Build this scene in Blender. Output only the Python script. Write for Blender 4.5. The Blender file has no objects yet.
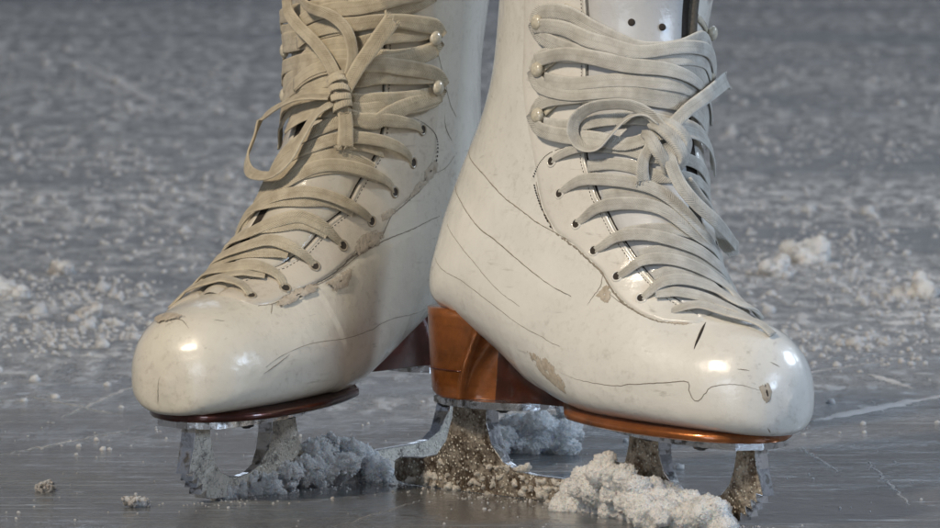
import bpy, bmesh, math, random
import numpy as np
from mathutils import Vector, Matrix, noise as mnoise
C = bpy.context.scene.collection
SC = 0.01                                   # everything below is written in centimetres
R = math.radians

# ------------------------------------------------------------------ camera
PITCH = R(5.0); DIST = 500.0; TGT = Vector((0, 0, 13.0)); VIEW_W = 47.0
cam_d = bpy.data.cameras.new('camera'); cam = bpy.data.objects.new('camera', cam_d); C.objects.link(cam)
cam.location = (TGT + Vector((0, -math.cos(PITCH), math.sin(PITCH))) * DIST) * SC
cam.rotation_euler = (math.pi/2 - PITCH, 0, 0)
cam_d.sensor_width = 36; cam_d.lens = 36*DIST/VIEW_W
cam_d.clip_start = 0.05; cam_d.clip_end = 200
bpy.context.scene.camera = cam

# ------------------------------------------------------------------ boot surface
# every section of the upper: top (s,z), bottom (s,z), half width, height of widest point, roundness top / bottom, lateral offset
# s runs forward from the heel, z up from the top of the blade plates
BOOT = [
 #  ts    tz    bs    bz    w    m    nt   nb   off
 (28.75, 2.5, 28.7, 1.7, 0.25, .45, 2.0, 2.0, 0.2),
 (28.45, 4.0, 28.4, .75, 1.70, .42, 2.0, 2.6, 0.2),
 (27.6,  5.2, 27.6,  .6, 2.80, .40, 2.1, 3.0, 0.2),
 (26.2,  5.9, 26.1,  .65, 3.65, .38, 2.1, 3.4, 0.2),
 (24.0,  6.5, 23.5,  .75, 4.35, .36, 2.0, 3.6, 0.2),
 (21.4,  7.4, 20.2,  .9, 4.70, .34, 1.9, 3.6, 0.2),
 (19.1,  9.2, 16.5, 1.0, 4.55, .34, 1.8, 3.2, 0.1),
 (17.1, 11.6, 12.6, 1.7, 4.20, .38, 1.75, 2.6, 0.0),
 (15.5, 13.8,  9.0, 3.4, 4.00, .42, 1.8, 2.3, 0.0),
 (14.2, 15.8,  5.2, 4.8, 3.95, .46, 1.85, 2.2, 0.0),
 (13.4, 17.6,  2.4, 5.5, 4.00, .50, 1.9, 2.2, 0.0),
 (12.8, 19.3,  1.25, 8.0, 4.10, .52, 2.0, 2.2, 0.0),
 (12.5, 21.0,  1.3,11.5, 4.15, .52, 2.0, 2.2, 0.0),
 (12.4, 23.0,  1.5,16.0, 4.25, .52, 2.1, 2.2, 0.0),
 (12.4, 25.5,  1.2,21.0, 4.50, .52, 2.1, 2.2, 0.0),
 (12.6, 28.5,  .5,28.0, 4.90, .52, 2.1, 2.2, 0.0),
]
class Boot:
    def __init__(self, keys, vis, lean=(0, 0), twist=0):
        self.k = np.array(keys, float); self.n = len(keys); self.vis = vis
        self.lean = lean; self.twist = twist; self.cache = {}; self.seams = []
    def deform(self, p):
        """the ankle bends: the shaft leans and turns above the heel"""
        h = max(0.0, p.z-4.5); f = 1.17*h*h/(h*h+70)
        b = (lambda t: t*t*(3-2*t))(min(max((p.z-5)/13.0, 0), 1))
        a = R(self.twist)*b; x, y = p.x-7.5, p.y
        return Vector((7.5+x*math.cos(a)-y*math.sin(a)+self.lean[0]*f, x*math.sin(a)+y*math.cos(a)+self.lean[1]*f, p.z))
    def sec(self, u):
        u = min(max(u, 0.0), self.n-1.0); i = min(int(u), self.n-2); f = u-i
        p = self.k
        p0 = p[i-1] if i > 0 else 2*p[0]-p[1]
        p3 = p[i+2] if i+2 < self.n else 2*p[-1]-p[-2]
        p1, p2 = p[i], p[i+1]
        return 0.5*((2*p1)+(p2-p0)*f+(2*p0-5*p1+4*p2-p3)*f*f+(3*p1-p0-3*p2+p3)*f**3)
    def pt(self, u, th):
        """th: 0 at the top ridge, +-pi at the bottom; + is the +Y side"""
        ts, tz, bs, bz, w, m, nt, nb, off = self.sec(u)
        c, s = math.cos(th), math.sin(th)
        n = nt if c >= 0 else nb
        y = w*math.copysign(abs(s)**(2/n), s)
        t = m+(1-m)*abs(c)**(2/n) if c >= 0 else m-m*abs(c)**(2/n)
        return self.deform(Vector((bs+(ts-bs)*t, y+off*self.vis, bz+(tz-bz)*t)))
    def table(self, u):
        key = round(u, 3)
        if key not in self.cache:
            out = []
            for sg in (-1, 1):
                prev = self.pt(u, 0); L = [0.0]; T = [0.0]
                for i in range(1, 91):
                    th = sg*math.pi*i/90; q = self.pt(u, th)
                    L.append(L[-1]+(q-prev).length); T.append(th); prev = q
                out.append((np.array(L), np.array(T)))
            self.cache[key] = out
        return self.cache[key]
    def P(self, u, d, lift=0.0):
        """surface point at arc length d (signed side) below the ridge of section u, lifted along the normal"""
        L, T = self.table(u)[0 if d < 0 else 1]
        th = float(np.interp(abs(d), L, T))
        p = self.pt(u, th); lift += self.step(u, d)
        if lift: p = p + self.N(u, th)*lift
        return p
    def step(self, u, d):
        """the lower quarters overlap the leather above them by a thin step"""
        t = 0.0
        if d*self.vis < 0: d = -d
        for us, ds in self.seams:
            if us[0] < u < us[-1]:
                e = (abs(d)-abs(float(np.interp(u, us, ds))))/.22
                t += .075*min(max(e, 0), 1)*min(1, (u-us[0])/.4, (us[-1]-u)/.5)
        return t
    def N(self, u, th):
        e = 0.02
        a = self.pt(min(u+e, self.n-1), th)-self.pt(max(u-e, 0), th)
        b = self.pt(u, th+e)-self.pt(u, th-e)
        n = a.cross(b)
        if n.length < 1e-9: return Vector((1, 0, 0))
        n.normalize()
        ts, tz, bs, bz = self.sec(u)[:4]
        ctr = self.deform(Vector(((ts+bs)/2, 0, (tz+bz)/2)))
        return n if n.dot(self.pt(u, th)-ctr) > 0 else -n
    def nrm(self, u, d):
        L, T = self.table(u)[0 if d < 0 else 1]
        return self.N(u, float(np.interp(abs(d), L, T)))
    def circ(self, u, sg): return float(self.table(u)[0 if sg < 0 else 1][0][-1])

UP = 4.1                                     # the upper's own zero above the ice
PLATE = 4.62; HPLATE = 5.05                  # height of the toe and heel plates above the ice
class Pose:
    def __init__(self, x, y, yaw, roll=0, pitch=0):
        self.loc = Vector((x, y, 0))*SC; self.rot = (R(roll), R(pitch), R(yaw))
POSE_A = Pose(-3.2, 17.6, -47.7, 0, 0)      # boot whose toe points right
POSE_B = Pose(0.0, 30.3, -123.0, 0, 0)      # boot whose toe points left
def fuller(keys, ds, dw, back=0, ankle=0, arch=0, toe=0, mid=0, heel=0):
    out = []
    for i, k in enumerate(keys):
        f = min(max((i-4)/4, 0), 1); g = min(max((i-11)/3, 0), 1)
        a = ankle if 11 < i < 15 else 0
        c = arch if 7 < i < 11 else 0
        m = mid*{5: .3, 6: .8, 7: 1, 8: 1, 9: .8, 10: .5, 11: .2}.get(i, 0)
        h = heel*{9: .4, 10: 1, 11: .9, 12: .4}.get(i, 0)
        out.append((k[0]+ds*f+m, k[1]+.15*ds*f+m*.35, k[2]-back*g-a+h, k[3]-c, k[4]+dw*f+back*.1*g-(toe if 0 < i < 5 else 0))+k[5:])
    return out
BA = Boot(fuller(BOOT, 1.6, .4, 0, .9, 0, .15, .4, 1.0), -1, (4.0, 3.9), -16)
BB = Boot(fuller(BOOT, .6, .15, 3.9, 0, .5, 0, .55), 1, (0.6, -.6), 16)
A = {
  'eyelets': [(9.69, -7.4), (8.76, -7.08), (7.93, -6.46), (7.18, -5.65), (6.35, -4.51), (5.53, -3.54)],
  'hooks': [(12.92, -7.75), (11.98, -7.65), (10.93, -7.73)],
  'face_in': [(13.06, -4.66), (12.42, -4.46), (10.92, -4.51), (9.02, -5.02), (8.1, -4.84), (7.2, -4.13), (6.35, -3.19), (5.67, -2.54), (4.9, -1.83), (4.12, -1.69)],
  'face_out': [(13.68, -10.14), (13.25, -10.13), (12.25, -10.02), (11.33, -9.54), (9.86, -8.83), (8.75, -8.44), (8.15, -7.97), (7.46, -6.64), (6.7, -5.43), (5.77, -4.54), (4.7, -3.3), (3.99, -2.08)],
  'stitch': [(9.55, -5.69), (9.86, -6.97), (9.98, -7.98), (9.85, -8.79), (9.58, -8.88), (8.75, -8.44), (8.23, -8.09)],
  'seam1': [(12.49, -16.18), (12.25, -16.73), (11.24, -13.74), (9.95, -11.24), (8.76, -9.2), (8.23, -8.13), (7.51, -6.6), (6.89, -5.33)],
  'seam2': [(11.83, -17.71), (10.94, -15.42), (9.34, -12.54), (8.09, -10.34), (7.36, -8.87), (6.83, -7.65)],
  'seam3': [(10.52, -18.31), (9.17, -15.59), (8.07, -13.31), (7.15, -11.14), (6.4, -9.28)],
  'seam4': [(10.97, -17.17), (10.05, -15.37), (8.32, -12.85), (7.56, -11.26)],
  'crack1': [(6.78, -5.14), (6.57, -5.49), (6.47, -5.68), (6.43, -6.24), (6.4, -6.72)],
  'crack2': [(6.5, -5.66), (6.11, -5.09), (5.68, -4.48), (5.15, -3.61), (4.53, -2.94), (4.27, -2.35), (3.94, -1.76)],
  'crack3': [(6.22, -10.16), (5.37, -8.34), (4.53, -6.74), (3.51, -5.2), (3.38, -5.55), (3.22, -5.86), (3, -5.25), (2.74, -4.54), (1.46, -2.66), (1.04, -1.85)],
  'crack4': [(3.94, -1.76), (3.71, -2.7), (3.57, -3.53)],
  'crack5': [(1.18, -1.82), (1, -1.93), (0.86, -2.1)],
  'crack6': [(1.46, -0.97), (1.13, -0.48)],
  'crack7': [(1.05, -3.88), (1.14, -4.53)],
  'crack8': [(2.22, -2.96), (1.81, -2.37)],
  'scuff1': [(7.07, -12.1), (6.61, -10.71), (6.27, -10.23), (6.03, -10.24), (5.96, -10.76), (6.13, -11.08), (6.48, -11.7), (6.85, -12.23)],
  'scuff2': [(1.38, -2.34), (1.11, -1.56), (0.79, -1.44), (0.81, -2.1), (1.06, -2.51)],
  'scuff3': [(5.11, -3.35), (4.62, -2.77), (4.4, -1.85), (4.04, -1.97), (4.29, -2.86), (4.78, -3.31)],
  'scuff4': [(6.41, -6.1), (6.42, -5.27), (6.07, -4.95), (6.08, -5.54)],
  'ridge': [(11.28, -1.44), (9.06, -1.63), (7.74, -2.05), (6.22, -0.19), (5.08, 2.98), (2.82, 0.47)],
  'gap': [(7.24, -0.52), (6.51, -0.05), (5.93, 0.85), (5.49, 2.67), (4.67, 2.61), (3.77, 1.21)],
  'tonguehole': [(11.86, -1.89), (11.5, -0.4)],
  'tongueL': [(12.85, -4.51), (12.52, -4.42)],
  'tongueR': [(12.3, 0.88), (11.21, 0.81)],
  'L_h1a': [(12.98, -8.4), (13.12, -8.12), (13.05, -7.32), (12.71, -5.4), (11.93, -3.43), (10.98, -1.44), (10.82, 0.31), (11.42, 2.06)],
  'L_h1b': [(12.89, -8.1), (12.71, -6.83), (12.37, -5.37), (11.48, -3.12), (10.75, -0.92), (11.13, 2.54)],
  'L_h1c': [(13.01, -8.39), (12.78, -8.09), (12.41, -6.87), (11.92, -5.36), (10.94, -2.55), (10.45, -0.39), (10.8, 2.33)],
  'L_h2a': [(12.06, -8.26), (12.26, -8.01), (12.16, -6.99), (11.56, -4.67), (10.72, -1.99), (10.41, 1.74)],
  'L_h2b': [(12.2, -7.83), (11.89, -5.72), (11.24, -3.73), (10.41, -1.46), (9.98, 0.81)],
  'L_h2c': [(12.1, -8.24), (11.79, -7.99), (11.3, -6.86), (10.69, -5.09), (10.02, -2.62), (9.4, -0.2)],
  'L_h3a': [(11.05, -8.32), (11.23, -8.03), (11.08, -6.89), (10.45, -4.43), (9.77, -2.06), (9.23, -0.07)],
  'L_h3b': [(11.12, -8.3), (10.77, -8.11), (10.3, -7.08), (9.62, -5.31), (8.95, -3.46), (8.48, -1.91)],
  'L_h1d': [(12.71, -7.29), (12.23, -5.73), (11.28, -3.1), (10.43, -0.93), (10.23, 1.76)],
  'L_h2d': [(11.64, -7.24), (10.94, -5.05), (10.34, -2.59), (9.78, -0.43), (9.66, 1.22)],
  'L_h3c': [(10.59, -7.4), (10, -5.63), (9.45, -3.31), (8.91, -1.13), (8.63, -0.07)],
  'L_e1': [(9.72, -7.44), (9.58, -6.53), (9.19, -4.73), (8.45, -2.4), (7.98, -1.07)],
  'L_e1b': [(8.72, -4.82), (8.41, -3.48), (8, -2.22), (7.58, -1.05)],
  'L_e2': [(8.75, -7.08), (8.74, -6.7), (8.54, -5.35), (8.07, -3.61), (7.43, -1.62), (6.78, -0.45), (6.27, 0.52)],
  'L_e2b': [(7.97, -4.47), (7.64, -2.88), (7.11, -1.37), (6.62, -0.31), (6.14, 0.76)],
  'L_e3': [(7.93, -6.46), (7.89, -5.99), (7.8, -4.76), (7.44, -3.02), (6.96, -1.46), (6.27, -0.04), (6.01, 1.31)],
  'L_e4': [(7.18, -5.65), (7.1, -5.12), (6.98, -3.99), (6.65, -2.5), (6.2, -0.96), (5.71, 0.77), (5.41, 2.08)],
  'L_e4b': [(6.97, -3.77), (6.76, -2.44), (6.38, -0.4), (6.08, 1.39), (5.92, 2.87)],
  'L_e5': [(6.35, -4.51), (6.27, -4.01), (6.21, -2.96), (5.96, -1.72), (5.42, -0.03), (4.88, 1.35), (4.06, 0.94)],
  'L_e6': [(5.53, -3.54), (5.49, -3.19), (5.48, -2.31), (5.27, -1.1), (4.71, 0.16), (4.03, 0.57)],
  'L_e5b': [(6.35, -3.08), (6.17, -1.66), (5.73, 0.19), (5.37, 2.01)],
  'L_e5xb': [(5.72, -2.62), (5.62, -1.44), (5.13, 0.03), (4.26, 0.8)],
  'L_e6b': [(5.37, -2.79), (5.02, -1.66), (4.6, -0.8), (3.88, -0.2), (3.09, -0)],
  'K_loop1': [(8.38, -0.64, 0.9), (8.91, -1.13, 1.2), (9.36, -2, 1.4), (9.8, -3.56, 1.3), (9.88, -4.69, 1.1), (9.58, -5.03, 1), (9.08, -4.62, 0.9), (8.78, -3.75, 0.9), (8.87, -2.9, 1), (9.04, -1.97, 1.1), (8.95, -1.22, 1), (8.59, -0.75, 0.9)],
  'K_loop2': [(8.16, -0.75, 0.9), (7.47, -0.65, 1), (6.9, -0.23, 1.1), (6.45, 0.79, 1.1), (6.41, 3.05, 1), (6.35, 3.07, 0.7), (6.66, 2.92, 0.3), (6.86, 1.31, 0.2), (7.13, 0.4, 0.2), (7.38, -0.13, 0.4)],
  'K_endup': [(8.5, -0.36, 0.9), (8.89, 0.29, 1.1), (9.61, 1.52, 1.2), (11.02, 4.69, 1.3)],
  'K_enddown': [(8.31, -1.1, 0.8), (8.1, -1.68, 0.8), (7.89, -1.96, 0.7), (7.68, -2.07, 0.5)],
  'K_k1': [(8.71, -1.12, 0.6), (8.5, -0.78, 1), (8.17, -0.44, 1.1), (7.83, -0.23, 0.9), (7.63, -0.47, 0.5)],
  'K_k2': [(8.59, -1.51, 0.5), (8.4, -1.28, 0.9), (8.09, -1.13, 1), (7.82, -0.94, 0.8), (7.64, -0.91, 0.4)],
  'K_k3': [(8.73, -0.67, 0.7), (8.44, -0.29, 1.1), (8.14, -0.01, 1), (7.86, -0.04, 0.6)],
  'L_e7': [(4.76, -2.54), (4.26, -1.38), (3.56, -0.85), (2.93, -0.26), (2.35, 0.02)],
}
B = {
  'eyelets': [(9.92, 6.11), (9.06, 6.01), (8.27, 5.48), (7.45, 4.77), (6.6, 3.76), (5.83, 2.95), (4.94, 2.49), (4.2, 1.62)],
  'hooks': [(11.93, 5.31), (10.93, 6.07)],
  'hooksL': [(11.86, -6.44), (10.68, -6.21)],
  'face_in': [(12.42, 2.11), (11.08, 2.26), (9.81, 2.65), (8.94, 3.17), (8.4, 3.34), (7.6, 2.98), (7.09, 2.93), (6.61, 2.35), (5.92, 2.01), (5.36, 1.47), (4.94, 0.67), (4.47, 0.02)],
  'face_out': [(12.96, 5.75), (11.76, 6.47), (10.99, 7.33), (10.3, 7.69), (10.06, 8.04), (9.46, 8), (8.83, 7.33), (8, 6.04), (7.55, 6), (6.62, 4.57), (5.74, 3.69), (5.13, 3.05), (4.36, 2.67), (4.03, 2.29), (3.87, 1.19)],
  'stitch': [(9.39, 3.46), (9.88, 5.12), (10.14, 6.53), (10.22, 7.51), (10.09, 7.97), (9.78, 8.14), (9.46, 8)],
  'seam1': [(9.12, 9.94), (8.31, 8.03), (7.52, 6.23), (6.67, 4.79), (5.71, 3.76), (5.13, 3.05), (4.32, 2.74)],
  'seam2': [(3.36, 5.38), (3.96, 5.31), (5.03, 5.99), (6.79, 8.91), (8.21, 13.14)],
  'seam3': [(12.86, 5.68), (12.36, 5.88), (11.76, 6.47), (11.23, 8.18), (11.19, 9.41)],
  'seam4': [(9.46, 8), (10.04, 9.29), (10.58, 10.13)],
  'crack1': [(2.42, -1.44), (2.34, -0.72), (2.25, 0.05), (1.92, 0.82)],
  'crack2': [(2.75, 1.61), (2.96, 2.07)],
  'crack3': [(0.16, -0.25), (0.14, -1.01), (0.5, -2.74)],
  'crack4': [(3.28, 5.67), (3.74, 5.53), (4.03, 5.44)],
  'crack5': [(10.86, 7.98), (10.68, 8.44), (10.67, 9.46)],
  'crack6': [(7.04, 4.08), (7.4, 4.87), (7.98, 5.97), (8.14, 5.9), (7.97, 5.24)],
  'crack7': [(4.36, 2.74), (4.12, 3.18)],
  'scuff5': [(4.38, 2.69), (4.97, 2.78), (5.52, 3.39), (5.54, 3.84), (5, 3.46), (4.43, 3.17)],
  'scuff6': [(3.13, -2.81), (2.82, -1.37), (2.44, 0.05), (2.08, -0.12), (2.24, -1.42)],
  'scuff7': [(9.15, 6.93), (9.76, 7.85), (9.86, 8.44), (9.43, 8.19), (9.09, 7.6)],
  'scuff1': [(8.43, 6.59), (8.66, 6.64), (8.92, 6.84), (9.27, 7.86), (9.02, 7.6), (8.66, 7.03)],
  'scuff2': [(7.7, 5.08), (8.06, 5.75), (8.05, 6.18), (7.64, 5.48)],
  'scuff3': [(6.67, 4.23), (6.96, 4.28), (7.25, 4.78), (7.56, 5.46), (7.53, 6.21), (7.15, 5.59), (6.73, 4.89)],
  'scuff4': [(5.73, 3.89), (6.24, 4.41), (6.6, 4.97), (6.41, 5.08), (6.21, 5.14), (5.82, 4.58)],
  'ridge': [(10.72, -0.38), (8.44, -0.29), (7.05, 0.08), (5.9, -1.22), (5.17, -2.42), (3.78, -1.44)],
  'gap': [(6.88, -1.07), (6.69, -1.45), (6.48, -1.75), (6.17, -2.1), (5.71, -1.9), (5.22, -2.21)],
  'L_e1': [(9.93, 6.11), (9.7, 5.11), (9.42, 4.16), (8.78, 2.06), (8.34, 0.62), (7.97, -0.42)],
  'L_e2': [(9.06, 5.95), (9.01, 5.23), (8.77, 3.91), (8.31, 1.94), (7.95, 0.71), (7.61, -0.33)],
  'L_e3': [(8.28, 5.42), (8.22, 4.65), (7.95, 3.26), (7.54, 1.32), (7.25, 0.39), (6.87, -0.56)],
  'L_e1b': [(8.52, 3.55), (8.12, 1.75), (7.74, 0.66), (7.37, -0.32)],
  'L_e2b': [(8.04, 3.28), (7.82, 1.45), (7.5, 0.2), (7.17, -0.97)],
  'L_e3b': [(8.07, 3.9), (7.62, 1.72), (7.15, 0.23), (6.86, -0.88), (6.76, -2.11)],
  'L_e4': [(7.46, 4.74), (7.37, 4.08), (7.13, 2.76), (6.84, 0.88), (6.66, -0.35), (6.6, -2.36), (6.52, -3.94)],
  'L_e4b': [(7.16, 3.31), (6.9, 1.78), (6.64, 0.65), (6.56, -1.05), (6.76, -3.61), (6.48, -3.99)],
  'L_e5': [(6.6, 3.69), (6.54, 3.08), (6.45, 2.02), (6.36, 0.96), (6.11, 0.04), (5.93, -1.28), (6.13, -3.94)],
  'L_e5b': [(6.47, 2.58), (6.28, 1.22), (6.03, 0.16), (6.01, -1.82), (6.01, -3.84)],
  'L_e6': [(5.84, 2.95), (5.81, 2.43), (5.75, 1.64), (5.73, 0.47), (5.57, -0.47), (5.52, -1.68), (5.63, -3.87)],
  'L_e6b': [(5.61, 1.56), (5.46, 0.33), (5.44, -1.52), (5.31, -2.97)],
  'L_e7': [(4.95, 2.41), (5.06, 2.02), (5.07, 1.5), (5.01, 0.38), (4.92, -0.96), (5.22, -3.17)],
  'L_e7b': [(4.95, 1.26), (4.69, -0.24), (4.56, -1.75), (4.36, -2.86)],
  'L_e8': [(4.19, 1.6), (4.3, 1.15), (4.34, 0.66), (4.36, -0.28), (4.28, -1.42), (4.43, -2.96)],
  'K_endleft': [(9.02, 0.31, 0.9), (9.51, 0.09, 1.1), (10.28, -0.53, 1.3), (11.19, -1.6, 1.4), (11.86, -2.31, 1.4), (12.39, -2.44, 1.4)],
  'K_loop1': [(9.22, 0.58, 0.8), (10.01, 0.64, 1.1), (10.73, 0.43, 1.3), (11.27, -0.13, 1.4), (11.64, -0.94, 1.5), (11.98, -1.37, 1.5), (12.33, -1.67, 1.4)],
  'K_endup': [(9.08, 0.6, 0.9), (9.75, 0.87, 1.2), (10.6, 1.43, 1.4), (11.51, 2.07, 1.5)],
  'K_loop2': [(8.8, 0.12, 0.9), (8.81, -1.14, 1.2), (9.47, -5, 1.5), (8.55, -4.29, 1.6), (8.04, -4.27, 1.5), (7.21, -2.19, 1.3), (6.94, -0.67, 1.2), (7.23, -0.2, 1.2), (7.72, -0.14, 1.2), (8.28, -0.03, 1.1), (8.65, 0.27, 0.9)],
  'K_enddown': [(8.7, 0.67, 0.8), (8.36, 0.99, 0.8), (7.93, 1.38, 0.7)],
  'K_k1': [(9.51, 0.09, 0.7), (9.24, 0.25, 1), (8.86, 0.5, 1), (8.52, 0.8, 0.7)],
  'L_h2a': [(11.11, 6.7), (10.87, 6.59), (10.54, 5.89), (9.8, 4.05), (9.1, 2.14), (8.79, 1.11)],
  'L_h2b': [(11.13, 6.7), (11.2, 6.19), (10.99, 5.01), (10.55, 3.18), (10.14, 1.67), (9.86, 0.61)],
  'L_h2c': [(10.88, 6.56), (10.13, 4.73), (9.3, 3.11), (8.66, 1.82)],
  'L_h1a': [(12.02, 5.93), (11.75, 5.58), (11.29, 4.42), (10.71, 2.76), (10.28, 1.34), (10.08, 0.55)],
  'L_h1b': [(12.09, 5.89), (12.19, 5.4), (12, 4.2), (11.75, 2.85), (11.37, 1.41), (11.1, 0.38)],
  'L_h0': [(12.81, 5.17), (12.47, 4.08), (12.07, 2.8), (11.61, 1.4), (11.35, 0.34)],
  'L_h0b': [(12.71, 4.27), (12.34, 2.78), (11.9, 1.37), (11.66, 0.32)],
  'L_h1c': [(11.73, 5.58), (10.82, 3.44), (10.19, 1.65), (9.83, 0.63)],
  'L_h1d': [(12.07, 5.16), (11.37, 2.93), (10.84, 1.49), (10.52, 0.48)],
  'L_h2d': [(10.85, 6.37), (9.97, 3.92), (9.28, 2.03), (8.97, 0.99)],
  'L_h2e': [(11.08, 5.74), (10.35, 3.29), (9.83, 1.77), (9.47, 0.74)],
  'L_l7': [(10.74, 0.53), (10.72, -0.69), (10.94, -2.3), (11.99, -6.64)],
  'L_l8': [(9.49, 0.85), (9.4, -0.32), (9.6, -1.72), (10.44, -4.68)],
  'L_l9': [(9.08, 1.03), (9, -0.12), (9.16, -1.44), (9.98, -4.35)],
  'L_l1': [(11.42, 0.44), (11.31, -0.78), (11.57, -2.99), (12.26, -6.56)],
  'L_l2': [(11.11, 0.49), (10.93, -0.73), (11.11, -2.31), (12.07, -6.6)],
  'L_l3': [(10.15, 0.65), (10.07, -0.53), (10.36, -2.23), (11.42, -6.21)],
  'L_l4': [(9.87, 0.72), (9.76, -0.45), (9.99, -2.11), (10.94, -5.78)],
  'L_l5': [(8.83, 1.07), (8.74, 0.05), (8.93, -1.26), (9.69, -4)],
  'L_l6': [(11.81, 0.31), (11.75, -0.83), (11.99, -2.97), (12.56, -6.52)],
}
CAMP = TGT + Vector((0, -math.cos(PITCH), math.sin(PITCH)))*DIST
def G(px, py, z=0.0):
    """ground point (cm) under a point of the 940 x 528 view"""
    k = 940/VIEW_W
    d = Vector((0, math.cos(PITCH), -math.sin(PITCH)))*DIST + Vector((1, 0, 0))*((px-470)/k) + Vector((0, math.sin(PITCH), math.cos(PITCH)))*(-(py-264)/k)
    return CAMP + d*((z-CAMP.z)/d.z)

# ------------------------------------------------------------------ object helpers
def thing(name, label, cat, loc=(0, 0, 0), rot=(0, 0, 0), group=None):
    o = bpy.data.objects.new(name, None); C.objects.link(o)
    o.location = loc; o.rotation_euler = rot; o.empty_display_size = .02
    o['label'] = label; o['category'] = cat
    if group: o['group'] = group
    return o
def tag(o, label, cat, group=None, kind=None):
    o['label'] = label; o['category'] = cat
    if group: o['group'] = group
    if kind: o['kind'] = kind
    return o
def obj(name, bm, mats, parent=None, smooth=True, dz=0.0):
    """bm is in centimetres"""
    if dz: bmesh.ops.translate(bm, verts=bm.verts, vec=(0, 0, dz))
    bmesh.ops.scale(bm, verts=bm.verts, vec=(SC, SC, SC))
    me = bpy.data.meshes.new(name)
    bm.normal_update(); bm.to_mesh(me); bm.free()
    for m in (mats if isinstance(mats, (list, tuple)) else [mats]): me.materials.append(m)
    if smooth:
        for p in me.polygons: p.use_smooth = True
    o = bpy.data.objects.new(name, me); C.objects.link(o)
    if parent: o.parent = parent
    return o

# ------------------------------------------------------------------ materials
class NT:
    def __init__(self, name):
        self.m = bpy.data.materials.new(name); self.m.use_nodes = True
        self.t = self.m.node_tree; self.n = self.t.nodes; self.l = self.t.links
        self.b = self.n['Principled BSDF']
    def node(self, kind, **kw):
        x = self.n.new(kind)
        for k, v in kw.items():
            if k in x.inputs: 
                if isinstance(v, bpy.types.NodeSocket): self.l.new(v, x.inputs[k])
                else: x.inputs[k].default_value = v
            else: setattr(x, k, v)
        return x
    def coord(self, which='Object', scale=(1, 1, 1), rot=(0, 0, 0), loc=(0, 0, 0)):
        c = self.node('ShaderNodeTexCoord'); mp = self.node('ShaderNodeMapping')
        self.l.new(c.outputs[which], mp.inputs['Vector'])
        mp.inputs['Scale'].default_value = scale; mp.inputs['Rotation'].default_value = rot; mp.inputs['Location'].default_value = loc
        return mp.outputs['Vector']
    def noise(self, vec, scale, detail=4, rough=.55, dist=0):
        x = self.node('ShaderNodeTexNoise', Scale=scale, Detail=detail, Roughness=rough, Distortion=dist)
        self.l.new(vec, x.inputs['Vector']); return x.outputs['Fac']
    def ramp(self, fac, stops):
        r = self.node('ShaderNodeValToRGB'); self.l.new(fac, r.inputs['Fac'])
        e = r.color_ramp.elements
        while len(e) < len(stops): e.new(.5)
        for el, (p, c) in zip(e, stops):
            el.position = p; el.color = (c, c, c, 1) if isinstance(c, (int, float)) else (*c, 1)
        return r.outputs['Color']
    def mix(self, fac, a, b, mode='MIX'):
        x = self.node('ShaderNodeMix', data_type='RGBA', blend_type=mode)
        def put(i, v):
            if isinstance(v, bpy.types.NodeSocket): self.l.new(v, x.inputs[i])
            elif isinstance(v, (int, float)): x.inputs[i].default_value = v
            else: x.inputs[i].default_value = (*v, 1)
        put(0, fac); put(6, a); put(7, b)
        return x.outputs[2]
    def math(self, op, a, b=0.0, clamp=False):
        x = self.node('ShaderNodeMath', operation=op, use_clamp=clamp)
        for i, v in ((0, a), (1, b)):
            if isinstance(v, bpy.types.NodeSocket): self.l.new(v, x.inputs[i])
            else: x.inputs[i].default_value = v
        return x.outputs[0]
    def bump(self, h, dist, strength=1.0, normal=None):
        x = self.node('ShaderNodeBump', Strength=strength, Distance=dist); self.l.new(h, x.inputs['Height'])
        if normal: self.l.new(normal, x.inputs['Normal'])
        return x.outputs['Normal']
    def set(self, **kw):
        names = {'color': 'Base Color', 'rough': 'Roughness', 'metal': 'Metallic', 'normal': 'Normal', 'coat': 'Coat Weight', 'coatr': 'Coat Roughness',
                 'spec': 'Specular IOR Level', 'sss': 'Subsurface Weight', 'sssr': 'Subsurface Radius', 'ssss': 'Subsurface Scale', 'sheen': 'Sheen Weight', 'alpha': 'Alpha', 'coatn': 'Coat Normal'}
        for k, v in kw.items():
            i = self.b.inputs[names[k]]
            if isinstance(v, bpy.types.NodeSocket): self.l.new(v, i)
            elif isinstance(v, tuple) and len(v) == 3 and i.type == 'RGBA': i.default_value = (*v, 1)
            else: i.default_value = v
        return self.m

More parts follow.
